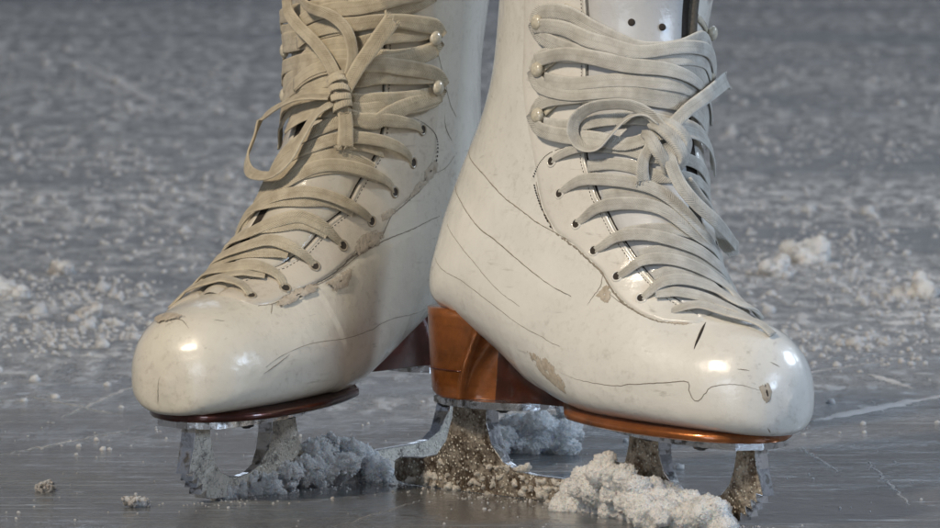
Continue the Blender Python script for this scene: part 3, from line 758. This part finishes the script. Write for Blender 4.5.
        tw = rng.uniform(-.22, .22)
        ribbon(bm, pts, nr, w, .15, tilt=lambda f: tw*math.sin(f*5+ph), taper=tp)
    lc = obj('shoelace', bm, lm, root, dz=UP)
    for k in F:
        if not k.startswith('K_'): continue
        q = catmull(F[k], 60) if len(F[k]) else None
        q = catmull([tuple(bt.P(u, d, l))+(0,)+tuple(bt.nrm(u, d)) for u, d, l in F[k]], 60)
        pts = [Vector(r[:3]) for r in q]; nr = [Vector(r[4:7]).normalized() for r in q]
        name, w, t, tilt, tp, fray = mats['bow'][k][:6]
        if len(mats['bow'][k]) > 6:
            cd = Matrix.Rotation(-pose.rot[2], 3, 'Z') @ Vector((.1, -1, .12)); a = mats['bow'][k][6]
            nr = [(x*(1-a)+cd*a).normalized() for x in nr]
        bm = bmesh.new()
        ribbon(bm, pts, nr, w, t, tilt=tilt, taper=tp, fray=fray, rng=rng)
        if k == 'K_k1' and mats.get('wrap'):
            for f in (.12, .30, .48, .66, .84):
                i = int(f*59); T = (pts[min(i+2, 59)]-pts[max(i-2, 0)]).normalized(); N = nr[i]; W = T.cross(N).normalized()
                loop = [pts[i]+W*math.cos(a)*.44+N*math.sin(a)*.36+T*.10*math.sin(a+f*9) for a in np.linspace(0, 2*math.pi, 28)]
                ribbon(bm, loop, [T.copy() for _ in loop], .20, .44, tilt=0)
        obj(name, bm, lm, lc, dz=UP)
    # ---- sole
    zs = {}
    for i in range(0, 400):
        u = 7.6*i/399
        for j in range(-64, 65):
            p = bt.pt(u, math.pi*j/64)
            if p.z < 1.9 and p.x > 11:
                b = round(p.x*2); e = zs.setdefault(b, [9, -9]); e[0] = min(e[0], p.y); e[1] = max(e[1], p.y)
    ks = sorted(zs); ks = [b for b in ks if 27 <= b <= 54]
    S = [b/2 for b in ks]; lo = [zs[b][0] for b in ks]; hi = [zs[b][1] for b in ks]
    for _ in range(2):
        lo = [lo[0]]+[(lo[i-1]+2*lo[i]+lo[i+1])/4 for i in range(1, len(lo)-1)]+[lo[-1]]
        hi = [hi[0]]+[(hi[i-1]+2*hi[i]+hi[i+1])/4 for i in range(1, len(hi)-1)]+[hi[-1]]
    mid = [(a+b)/2 for a, b in zip(lo, hi)]
    S2 = S+[S[-1]+x for x in (.15, .26, .33, .36)]; hw = [(b-a)/2-.42 for a, b in zip(lo, hi)]; hw += [hw[-1]]*4; mid += [mid[-1]]*4
    for i in range(len(S2)):
        f = min(1, (S2[i]-13.2)/2.5); hw[i] *= (.62+.38*f)*(max(.02, 1-min(1, max(0, S2[i]-22.3)/(S2[-1]-22.3))**4)**.45)
    bm = bmesh.new(); rows = []
    for ins, z in ((.40, .0), (.12, .02), (.02, .10), (.0, .22), (.02, .36), (.15, .46), (.6, .55), (1.4, .6)):
        loop = [Vector((s-(ins if i == len(S2)-1 else 0), m+max(h-ins, .05), z+tilt_z(s)+.03*max(0, 15.5-s)**2)) for i, (s, m, h) in enumerate(zip(S2, mid, hw))]
        loop += [Vector((s-(ins if i == len(S2)-1 else 0), m-max(h-ins, .05), z+tilt_z(s)+.03*max(0, 15.5-s)**2)) for i, (s, m, h) in reversed(list(enumerate(zip(S2, mid, hw))))]
        rows.append(loop+[loop[0]])
    grid(bm, rows); bmesh.ops.remove_doubles(bm, verts=bm.verts, dist=.004)
    bmesh.ops.holes_fill(bm, edges=[e for e in bm.edges if e.is_boundary], sides=0)
    bmesh.ops.recalc_face_normals(bm, faces=bm.faces)
    obj('sole', bm, mats['sole'], root, dz=PLATE)
    # ---- heel: rounded stack, hollow breast, narrow wedge running forward under the arch
    bm = bmesh.new(); rows = []
    for z in (0, .05, .2, .6, 1.2, 1.8, 2.4, 3.0, 3.6, 4.2, 4.6):
        b = .06 if z == 0 else 0
        back = 3.0+.15*(1-z/6)**2; sb = 6.6+2.6*(z/5)**1.4          # breast moves forward as it rises
        tip = float(np.interp(z, (0, .9, 2.0, 3.1, 4.3, 6), (13.7, 13.4, 11.6, 10, 9.0, 8.8)))
        w0 = 2.45+.05*z; loop = []
        side = []
        for i in range(9):                                             # rounded back
            a = math.pi/2*i/8; side.append((back+b+2.6*(1-math.cos(a)), (w0-b)*math.sin(a)**.75))
        for f in (.25, .5, .75, 1): side.append((back+2.6+(max(sb, back+2.9)-back-2.6)*f, w0-b+.05*f))
        wt = .95
        for i in range(1, 9):                                          # concave breast
            a = math.pi/2*i/8; side.append((sb+(tip-sb)*.42*(1-math.cos(a))+.10*i/8, wt+(w0-wt)*(1-math.sin(a))))
        side.append((sb+(tip-sb)*.75, wt*.9)); side.append((tip-b, .45))
        zz = lambda s: z+(.75*max(0, (back+2.2-s)/2.2)**1.6*max(0, 1-z/2.0))
        loop = [Vector((s, y, zz(s))) for s, y in side]+[Vector((s, -y, zz(s))) for s, y in reversed(side[1:])]
        rows.append(loop+[loop[0]])
    V = grid(bm, rows); nl = len(rows[0])-1
    for f in bm.faces:                                                 # the hollow breast and the wedge get a darker material
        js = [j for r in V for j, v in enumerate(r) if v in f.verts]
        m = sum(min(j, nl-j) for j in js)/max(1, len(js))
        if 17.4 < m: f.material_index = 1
    bmesh.ops.remove_doubles(bm, verts=bm.verts, dist=.004)
    bmesh.ops.holes_fill(bm, edges=[e for e in bm.edges if e.is_boundary], sides=0)
    bmesh.ops.recalc_face_normals(bm, faces=bm.faces)
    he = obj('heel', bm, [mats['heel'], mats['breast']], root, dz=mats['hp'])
    he.location.x = mats['hs']*SC
    bm = bmesh.new()
    tube(bm, [Vector((3.01+2.6*(1-math.cos(a)), -math.sin(a)**.75*2.55 if a else 0, 1.5)) for a in np.linspace(0, math.pi/2, 14)]+[Vector((s, -2.60, 1.5)) for s in (5.7, 6.3, 6.9)], .03, 6)
    tube(bm, [Vector((3.01+2.6*(1-math.cos(a)), math.sin(a)**.75*2.55 if a else 0, 1.5)) for a in np.linspace(0, math.pi/2, 14)]+[Vector((s, 2.60, 1.5)) for s in (5.7, 6.3, 6.9)], .03, 6)
    obj('stack_line', bm, M['maroon'], he, dz=mats['hp'])
    make_blade(root, mats['grime'], mats['hs'], mats['hp'])
    return root

def full_gap(pl, extra): return sorted(pl+extra)
A['gap_full'] = [(3.9, .6), (4.6, .85), (5.2, .95), (5.7, .85), (6.2, .55), (6.8, .4), (7.5, .6), (9, 1.1), (10.5, 1.3), (12, 1.25), (15, 1.2)]
B['gap_full'] = [(3.8, -1.0), (4.4, -1.35), (5.2, -1.6), (5.8, -1.6), (6.3, -1.5), (6.8, -1.35), (7.5, -1.3), (9, -1.9), (10.5, -2.3), (12, -2.5), (15, -2.5)]
flatt = lambda f: 1.0
rot = lambda a, b=None: (lambda f: a+((b if b is not None else a)-a)*f)
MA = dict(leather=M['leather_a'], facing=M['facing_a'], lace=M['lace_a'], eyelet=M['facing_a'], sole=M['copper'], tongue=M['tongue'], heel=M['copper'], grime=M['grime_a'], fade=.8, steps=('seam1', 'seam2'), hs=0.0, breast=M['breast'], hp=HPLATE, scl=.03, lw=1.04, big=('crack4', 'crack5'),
    bow={'K_loop1': ('bow_loop', .66, .12, rot(.75, .95), flatt, 0), 'K_loop2': ('bow_loop', .70, .13, rot(-.1, .5), flatt, 0, .6),
         'K_endup': ('lace_end', .80, .17, rot(.1), lambda f: .85+.2*f, 14, .7), 'K_enddown': ('lace_end', .62, .2, rot(.1), lambda f: .8+.3*f, 26, .4),
         'K_k1': ('knot', .70, .50, rot(.2, .6), lambda f: .6+.5*math.sin(math.pi*f), 0, .3), 'K_k2': ('knot', .64, .46, rot(-.3, .4), lambda f: .6+.5*math.sin(math.pi*f), 0, .3), 'K_k3': ('knot', .60, .42, rot(.5), lambda f: .6+.5*math.sin(math.pi*f), 0, .3)})
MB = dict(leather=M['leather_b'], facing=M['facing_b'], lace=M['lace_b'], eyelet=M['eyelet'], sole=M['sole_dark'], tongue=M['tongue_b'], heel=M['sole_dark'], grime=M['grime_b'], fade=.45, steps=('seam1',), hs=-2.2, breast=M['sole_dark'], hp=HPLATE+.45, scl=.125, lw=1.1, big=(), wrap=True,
    bow={'K_endleft': ('lace_end', .66, .16, rot(.1, -.4), flatt, 0), 'K_loop1': ('bow_loop', .60, .14, rot(-.5, .5), flatt, 0), 'K_endup': ('lace_end', .92, .20, rot(0), lambda f: .72+.3*f, 30),
         'K_loop2': ('bow_loop', .62, .16, rot(-.6, .5), flatt, 0), 'K_enddown': ('lace_end', .85, .22, rot(0), lambda f: .85+.2*f, 34), 'K_k1': ('knot', .74, .55, rot(0), lambda f: .85+.15*math.sin(math.pi*f), 0)})
make_skate(BA, POSE_A, A, 'white figure skate with copper brown heel, toe pointing right, crossed in front of the other', MA, 11)
make_skate(BB, POSE_B, B, 'cream white figure skate with scuffed facing and dark red sole, toe pointing left', MB, 23)
# ------------------------------------------------------------------ ice
def ice_mat():
    t = NT('scraped_rink_ice'); v = t.coord(scale=(100,)*3)           # centimetres
    geo = t.coord(scale=(100,)*3); sep = t.node('ShaderNodeSeparateXYZ'); t.l.new(geo, sep.inputs[0]); y = sep.outputs[1]; x = sep.outputs[0]
    far = t.ramp(t.math('MULTIPLY', t.math('ADD', t.math('SUBTRACT', y, 40.0), t.math('MULTIPLY', t.math('SUBTRACT', t.noise(v, .03, 3), .5), 160.0)), 1/70.0, True), [(0, 0), (1, 1)])
    big = t.noise(t.coord(scale=(100, 55, 100), rot=(0, 0, .35)), .022, 5, .6)
    mid = t.noise(t.coord(scale=(100, 60, 100), rot=(0, 0, -.3)), .12, 6, .65)
    band = t.noise(t.coord(scale=(.5, 3.4, 1), rot=(0, 0, .10)), 1.0, 3, .6)
    fine = t.noise(t.coord(scale=(100, 30, 100)), .75, 6, .7); grit = t.noise(v, 3.2, 4, .7)
    vo = t.node('ShaderNodeTexVoronoi', Scale=.42, Randomness=1.0); t.l.new(v, vo.inputs['Vector'])
    speck = t.math('MULTIPLY', t.ramp(vo.outputs['Distance'], [(.10, 1), (.40, 0)]), t.ramp(t.noise(v, .22, 3), [(.42, 0), (.55, 1)]))
    # frost cover: patches of scraped snow, much denser away from the skates
    cover = t.ramp(t.math('ADD', t.math('MULTIPLY', band, .50), t.math('ADD', t.math('MULTIPLY', big, .25), t.math('MULTIPLY', mid, .25))), [(.42, .05), (.55, 1)])
    frost = t.math('MULTIPLY', t.math('MULTIPLY', cover, t.ramp(fine, [(.39, .10), (.57, 1)])), t.math('ADD', t.math('MULTIPLY', far, .92), .08))
    frost = t.math('MAXIMUM', frost, t.math('MULTIPLY', t.math('MULTIPLY', speck, t.ramp(mid, [(.35, .15), (.6, .9)])), t.math('ADD', t.math('MULTIPLY', far, .9), .10)))
    # skate cuts: thin stretched streaks at several angles
    cut = None
    for i, (ang, sc) in enumerate(((.5, .9), (-.55, 1.3), (1.25, 1.1), (-1.2, .8), (.12, 1.2))):
        s = t.noise(t.coord(scale=(100*.012, 100*sc, 100), rot=(0, 0, ang), loc=(i*3.3, i*7.1, 0)), 1.0, 2, .5)
        w = t.ramp(t.math('ABSOLUTE', t.math('SUBTRACT', s, .5+.02*i)), [(0, 1), (.010, 0)])
        w = t.math('MULTIPLY', w, t.ramp(t.noise(v, .02+.006*i, 3), [(.47, 0), (.58, 1)]))
        cut = w if cut is None else t.math('MAXIMUM', cut, w)
    ice = t.mix(t.ramp(big, [(.35, 0), (.65, 1)]), (.088, .089, .093), (.165, .160, .153))
    ice = t.mix(t.ramp(mid, [(.3, 0), (.7, 1)]), ice, (.072, .074, .078))
    ice = t.mix(t.math('MULTIPLY', t.ramp(grit, [(.45, 0), (.75, 1)]), .25), ice, (.3, .31, .33))
    col = t.mix(t.math('MULTIPLY', cut, .55), ice, (.44, .46, .48))
    col = t.mix(t.math('MULTIPLY', frost, .9), col, (.90, .90, .90))
    rough = t.math('ADD', t.math('MULTIPLY', t.ramp(mid, [(.3, .13), (.7, .30)]), t.math('ADD', t.math('MULTIPLY', far, .6), .45)), t.math('MULTIPLY', t.math('MAXIMUM', frost, cut), .45), True)
    rough = t.math('ADD', rough, t.math('MULTIPLY', far, .15), True)
    h = t.math('ADD', t.math('MULTIPLY', fine, t.math('ADD', t.math('MULTIPLY', far, .8), .05)), t.math('MULTIPLY', frost, 1.6))
    h = t.math('SUBTRACT', h, t.math('MULTIPLY', cut, .25)); h = t.math('ADD', h, t.math('MULTIPLY', grit, t.math('ADD', t.math('MULTIPLY', far, .3), .015)))
    h = t.math('ADD', h, t.math('MULTIPLY', mid, .15))
    return t.set(color=col, rough=rough, normal=t.bump(h, .0045, .8), spec=.5)
bm = bmesh.new()
xs = list(np.linspace(-3000, 3000, 41)); ys = list(np.linspace(-700, 6000, 41))
grid(bm, [[Vector((x, y, 0)) for x in xs] for y in ys])
ice = obj('ice', bm, ice_mat(), None, smooth=False); ice['kind'] = 'structure'

# ------------------------------------------------------------------ loose snow on the ice
rng = random.Random(5)
ICO = None
def grain(bm, c, r, rng):
    b = [Vector(v) for v in ((0, 0, 1), (.89, 0, .45), (.28, .85, .45), (-.72, .53, .45), (-.72, -.53, .45), (.28, -.85, .45), (.72, .53, -.45), (-.28, .85, -.45), (-.89, 0, -.45), (-.28, -.85, -.45), (.72, -.53, -.45), (0, 0, -1))]
    F = ((0,1,2),(0,2,3),(0,3,4),(0,4,5),(0,5,1),(1,6,2),(2,7,3),(3,8,4),(4,9,5),(5,10,1),(2,6,7),(3,7,8),(4,8,9),(5,9,10),(1,10,6),(6,11,7),(7,11,8),(8,11,9),(9,11,10),(10,11,6))
    q = Matrix.Rotation(rng.uniform(0, 6.28), 3, Vector((rng.uniform(-1, 1), rng.uniform(-1, 1), rng.uniform(-1, 1))).normalized())
    V = [bm.verts.new(Vector(c)+(q @ v)*r*rng.uniform(.7, 1.25)) for v in b]
    for f in F: bm.faces.new([V[i] for i in f])
def snow_pile(name, label, blobs, mat, seed, vox=.08, amp=.24, grains=900, gr=(.018, .04)):
    """blobs: (x, y, z, r) in world centimetres, fused into one crumbly heap"""
    rg = random.Random(seed); bm = bmesh.new()
    for x, y, z, r in blobs:
        for _ in range(8):
            o = Vector((rg.gauss(0, .45), rg.gauss(0, .45), rg.gauss(0, .35)))*r
            rr = r*rg.uniform(.40, .78)
            bmesh.ops.create_icosphere(bm, subdivisions=2, radius=rr, matrix=Matrix.Translation(Vector((x, y, z))+o))
    me = bpy.data.meshes.new('heap'); bm.to_mesh(me); bm.free()
    tmp = bpy.data.objects.new('heap', me); C.objects.link(tmp)
    md = tmp.modifiers.new('r', 'REMESH'); md.mode = 'VOXEL'; md.voxel_size = vox
    ev = tmp.evaluated_get(bpy.context.evaluated_depsgraph_get()); me2 = bpy.data.meshes.new_from_object(ev)
    bm = bmesh.new(); bm.from_mesh(me2); bpy.data.objects.remove(tmp); bpy.data.meshes.remove(me); bpy.data.meshes.remove(me2)
    bm.normal_update(); off = Vector((seed*3.1, 0, 0))
    for v in bm.verts:
        p = v.co+off; n = mnoise.noise(p*1.1)*.8+mnoise.noise(p*2.9)*.35+mnoise.noise(p*6.5)*.45+mnoise.noise(p*13)*.45
        v.co += v.normal*n*amp
    vs = [v.co.copy() for v in bm.verts if v.co.z > .05]
    for _ in range(grains):
        p = rg.choice(vs); grain(bm, p, rg.uniform(*gr), rg)
    for v in bm.verts: v.co.z = max(v.co.z, -.3)
    o = obj(name, bm, mat, None, smooth=False)
    return tag(o, label, 'snow')
def along(p, q, n, r0, r1, z, seed, jx=.5):
    rg = random.Random(seed); out = []
    for i in range(n):
        f = (i+.5)/n; a = Vector(p).lerp(Vector(q), f)
        r = rg.uniform(r0, r1); out.append((a.x+rg.gauss(0, jx), a.y+rg.gauss(0, jx), z*r, r))
    return out
def gp(px, py): 
    g = G(px, py); return (g.x, g.y, 0)
# heap thrown up against the front blade
bl = along(gp(575, 507), gp(715, 532), 16, .9, 1.25, .35, 1, .45)+along(gp(590, 506), gp(660, 522), 8, .9, 1.2, .9, 4, .3)
for px, py, z, r in ((600, 516, 1.7, .85), (612, 520, 2.35, .65), (625, 520, 1.6, .95), (592, 512, 1.2, .8), (645, 524, 1.2, .95), (610, 516, 1.0, 1.0), (665, 527, .7, .85), (606, 518, 2.9, .38), (690, 529, .4, .7)):
    g = G(px, py); bl.append((g.x, g.y, z, r))
snow_pile('snow_heap', 'tall crumbly heap of ice snow against the middle of the right skate blade', bl, M['snow'], 3, grains=2200)
# crust lying along the rear half of the front blade
fa = Vector((math.cos(R(-47.7)), math.sin(R(-47.7)), 0)); pa = Vector((-3.2, 17.6, 0)); na = Vector((-fa.y, fa.x, 0))
bl = []
rg = random.Random(8)
for i in range(150):
    s = rg.uniform(.2, 14.8); p = pa+fa*s-na*rg.uniform(.14, .24); top = .75 if s < 2.5 else 1.3 if s < 5 else 1.15
    if mnoise.noise(Vector((s*.8, i*.13, 2))) > .12: continue
    bl.append((p.x, p.y, rg.uniform(.0, top), rg.uniform(.09, .20)))
for i in range(46):
    s = rg.uniform(1.8, 9.5); p = pa+fa*s-na*rg.uniform(-.05, .25); bl.append((p.x, p.y, (1.45 if s > 3 else 1.3)+rg.uniform(-.1, .2)+.25*max(0, 1-abs(s-4.6)/2.2), rg.uniform(.10, .19)))
snow_pile('snow_crust', 'thin grey beige crust of frost along the rear of the right skate blade', bl, M['snow_warm'], 5, .055, .09, 1600, (.015, .03))
# slush along the far blade
fb = Vector((math.cos(R(-123)), math.sin(R(-123)), 0)); pb = Vector((0, 30.3, 0)); nb_ = Vector((-fb.y, fb.x, 0))
bl = []
rg = random.Random(9)
for i in range(46):
    s = rg.uniform(9.5, 24.2); k = 1-abs(s-15)/9; p = pb+fb*s+nb_*rg.uniform(.1, .9); r = rg.uniform(.22, .62)
    bl.append((p.x, p.y, rg.uniform(0, .35+1.15*max(0, k)), r))
snow_pile('snow_heap', 'low bluish heap of slush along the left skate blade behind its stanchion', bl, M['snow_blue'], 6, .065, .34, 500, (.016, .032))
bl = [(pb+fb*s+nb_*.5).to_tuple()[:2]+(z, r) for s, z, r in ((11, .9, .8), (12.2, 1.3, .8), (13.3, 1.5, .8), (14.6, 1.7, .8), (15.8, 1.4, .8), (13.0, .6, 1.0), (17, .9, .7), (14.3, .8, 1.1), (16, .5, 1.0), (11.8, .5, 1.0), (13.8, 2.2, .5))]
snow_pile('snow_lump', 'soft pale lump of slush leaning on the left skate rear stanchion', bl, M['snow_blue'], 7, .065, .36, 500, (.016, .032))
# translucent lump behind the copper heel
bl = [(G(px, 456).x, 33+rg.uniform(-.6, .6), z, r) for px, z, r in ((505, .8, .9), (520, 1.2, 1.0), (538, 1.5, 1.05), (555, 1.2, .95), (566, .7, .7), (530, .5, 1.0), (548, .5, 1.0), (512, .4, .8))]
snow_pile('snow_lump', 'rounded bluish lump of slush on the ice behind the copper heel', bl, M['snow_blue'], 12, .07, .36, 400, (.02, .035))
# single chunks
chunks = [(138, 507, .42, 'beige ice chunk on the ice below the left skate toe pick', 'crumb'), (44, 491, .45, 'flat ice chunk on the smooth ice at far left', 'crumb'),
    (920, 297, 1.0, 'pale ice chunk in the background at the far right edge', 'snow'), (812, 262, 1.3, 'largest pale snow chunk on the background ice right of the laces', 'snow'),
    (780, 275, 1.0, 'smaller snow chunk beside the largest one on the background ice', 'snow'), (62, 274, .8, 'small snow chunk on the left background ice left of the toe', 'snow'), (85, 318, .7, 'small snow chunk nearest the left skate toe', 'snow'),
    (8, 296, 1.1, 'bluish snow chunk at the left picture edge', 'snow_blue')]
for i, (px, py, r, lb, m) in enumerate(chunks):
    g = G(px, py); rg = random.Random(40+i)
    snow_pile('snow_chunk', lb, [(g.x+rg.uniform(-.4, .4)*r, g.y+rg.uniform(-.4, .4)*r, r*.3, r*rg.uniform(.6, 1)) for _ in range(3)], M[m], 40+i, max(.1, r*.14), .16*r, 60, (.05, .14))
# crumbs strewn over the rink, thicker along scraped ridges
bm = bmesh.new()
ridges = [((0, 140), (130, 168), (280, 192), 7), ((700, 125), (800, 150), (940, 158), 8), ((0, 205), (150, 215), (250, 250), 12), ((720, 275), (800, 262), (860, 250), 8), ((830, 290), (900, 298), (940, 300), 6),
    ((0, 330), (80, 345), (150, 325), 6), ((0, 285), (60, 300), (130, 290), 6), ((740, 345), (850, 350), (940, 340), 7), ((0, 60), (120, 95), (240, 80), 14), ((720, 60), (840, 90), (940, 80), 14), ((700, 200), (800, 230), (940, 225), 14)]
def crumb(p, r):
    grain(bm, (p[0], p[1], r*rng.uniform(-.35, .3)), r, rng)
n = 0
for a, b, c, w in ridges:
    for _ in range(300):
        f = rng.random(); px = (1-f)**2*a[0]+2*f*(1-f)*b[0]+f*f*c[0]; py = (1-f)**2*a[1]+2*f*(1-f)*b[1]+f*f*c[1]
        g = G(px, py); ys_ = (g.y+240)/260*2.2*w*.35
        crumb((g.x+rng.gauss(0, 1.5), g.y+rng.gauss(0, ys_)), math.exp(rng.gauss(-1.95, .45)))
while n < 1000:
    y = 25+470*rng.random()**1.3; hw = 30+.06*y; x = rng.uniform(-hw, hw)
    if mnoise.noise(Vector((x*.07, y*.025, 3)))*.6+mnoise.noise(Vector((x*.25, y*.12, 7)))*.5+.45*min(1, y/120)-.2 < rng.random()*.9-.25: continue
    crumb((x, y), math.exp(rng.gauss(-1.85, .5))); n += 1
for _ in range(260):
    x, y = rng.uniform(-28, 30), rng.uniform(-8, 50)
    crumb((x, y), math.exp(rng.gauss(-2.9, .4)))
for _ in range(700):                                                    # spray close to the blades
    o, f, nn = (pa, fa, -na) if rng.random() < .5 else (pb, fb, nb_)
    p = o+f*rng.uniform(-1, 27)+nn*abs(rng.gauss(0, 1.6)); crumb((p.x, p.y), math.exp(rng.gauss(-3.0, .4)))
o = obj('snow_crumbs', bm, M['crumb'], None)
tag(o, 'loose crumbs of scraped snow strewn across the ice', 'snow', kind='stuff')
# long single cuts left by other blades
bm = bmesh.new()
for a, b, w in (((80, 60), (172, 113), .55), ((868, 374), (912, 388), .4), ((812, 421), (942, 396), .8), ((800, 448), (840, 472), .12), ((868, 462), (910, 505), .12), ((60, 418), (190, 362), .18), ((20, 395), (120, 415), .14), ((0, 455), (130, 430), .14), ((330, 528), (420, 500), .05), ((700, 390), (940, 352), .2)):
    p, q = G(*a), G(*b); pts = []
    for i in range(26):
        f = i/25; v = p.lerp(q, f); v.x += rng.gauss(0, .06); v.y += rng.gauss(0, .2); v.z = .02; pts.append(v)
    tube(bm, pts, w, 6, lambda f: (.3+.7*math.sin(math.pi*f))*rng.uniform(.5, 1.2), [Vector((0, 0, 1))]*26)
for v in bm.verts: v.co.z = .01+v.co.z*.35
o = obj('ice_scratches', bm, M['snow'], None, smooth=False); o['kind'] = 'structure'

# ------------------------------------------------------------------ light
w = bpy.data.worlds.new('World'); bpy.context.scene.world = w; w.use_nodes = True
nt = w.node_tree; bg = nt.nodes['Background']
tc = nt.nodes.new('ShaderNodeTexCoord'); sp = nt.nodes.new('ShaderNodeSeparateXYZ'); rp = nt.nodes.new('ShaderNodeValToRGB')
nt.links.new(tc.outputs['Generated'], sp.inputs[0]); nt.links.new(sp.outputs[2], rp.inputs[0]); nt.links.new(rp.outputs[0], bg.inputs[0])
e = rp.color_ramp.elements
e[0].position = 0.0; e[0].color = (.10, .11, .13, 1); e[1].position = .9; e[1].color = (.05, .06, .08, 1)
x = e.new(.12); x.color = (.25, .262, .285, 1); x = e.new(.3); x.color = (.125, .14, .17, 1)
bg.inputs[1].default_value = .88
# noise added to the world so chrome reflects uneven dark and pale zones
wn = nt.nodes.new('ShaderNodeTexNoise'); wn.inputs['Scale'].default_value = 2.6; wn.inputs['Detail'].default_value = 2
nt.links.new(tc.outputs['Generated'], wn.inputs['Vector'])
wr = nt.nodes.new('ShaderNodeValToRGB'); nt.links.new(wn.outputs['Fac'], wr.inputs[0])
wr.color_ramp.elements[0].position = .40; wr.color_ramp.elements[0].color = (.45, .45, .45, 1); wr.color_ramp.elements[1].position = .62; wr.color_ramp.elements[1].color = (1.6, 1.6, 1.6, 1)
yr = nt.nodes.new('ShaderNodeMapRange'); nt.links.new(sp.outputs[1], yr.inputs[0]); yr.inputs[1].default_value = -.6; yr.inputs[2].default_value = .3; yr.inputs[3].default_value = .6; yr.inputs[4].default_value = 1.05
ym = nt.nodes.new('ShaderNodeMix'); ym.data_type = 'RGBA'; ym.blend_type = 'MULTIPLY'; ym.inputs[0].default_value = 1
nt.links.new(rp.outputs[0], ym.inputs[6]); nt.links.new(yr.outputs[0], ym.inputs[7])
wm = nt.nodes.new('ShaderNodeMix'); wm.data_type = 'RGBA'; wm.blend_type = 'MULTIPLY'; wm.inputs[0].default_value = 1
nt.links.new(ym.outputs[2], wm.inputs[6]); nt.links.new(wr.outputs[0], wm.inputs[7]); nt.links.new(wm.outputs[2], bg.inputs[0])
def lamp(name, loc, aim, size, power, col, sy=None):
    d = bpy.data.lights.new(name, 'AREA'); d.energy = power; d.color = col; d.size = size*SC
    if sy: d.shape = 'RECTANGLE'; d.size_y = sy*SC
    o = bpy.data.objects.new(name, d); C.objects.link(o); o.location = Vector(loc)*SC
    o.rotation_euler = (Vector(aim)-Vector(loc)).to_track_quat('-Z', 'Y').to_euler(); return o
lamp('warm_floodlight', (-230, -260, 330), (0, 15, 10), 22, 172, (1, .87, .69), 60)
lamp('cool_floodlight', (300, -190, 110), (0, 15, 8), 70, 42, (.62, .78, 1))
lamp('low_rink_light', (-130, -320, 80), (-5, 15, 4), 90, 17, (.78, .88, 1))  # added low fill to brighten the slush, not a lamp of the rink
lamp('cool_side_light', (350, 140, 210), (-2, 24, 18), 60, 66, (.74, .86, 1))
lamp('rink_backlight', (60, 900, 420), (0, 60, 0), 300, 70, (.72, .84, 1))  # added from behind for cool rim and ice glare, no known source

# ------------------------------------------------------------------ camera focus and view
cam_d.dof.use_dof = True; cam_d.dof.focus_distance = (DIST+6)*SC; cam_d.dof.aperture_fstop = 40
sc = bpy.context.scene
sc.view_settings.view_transform = 'Standard'; sc.view_settings.look = 'None'; sc.view_settings.exposure = 0
sc.cycles.use_denoising = True
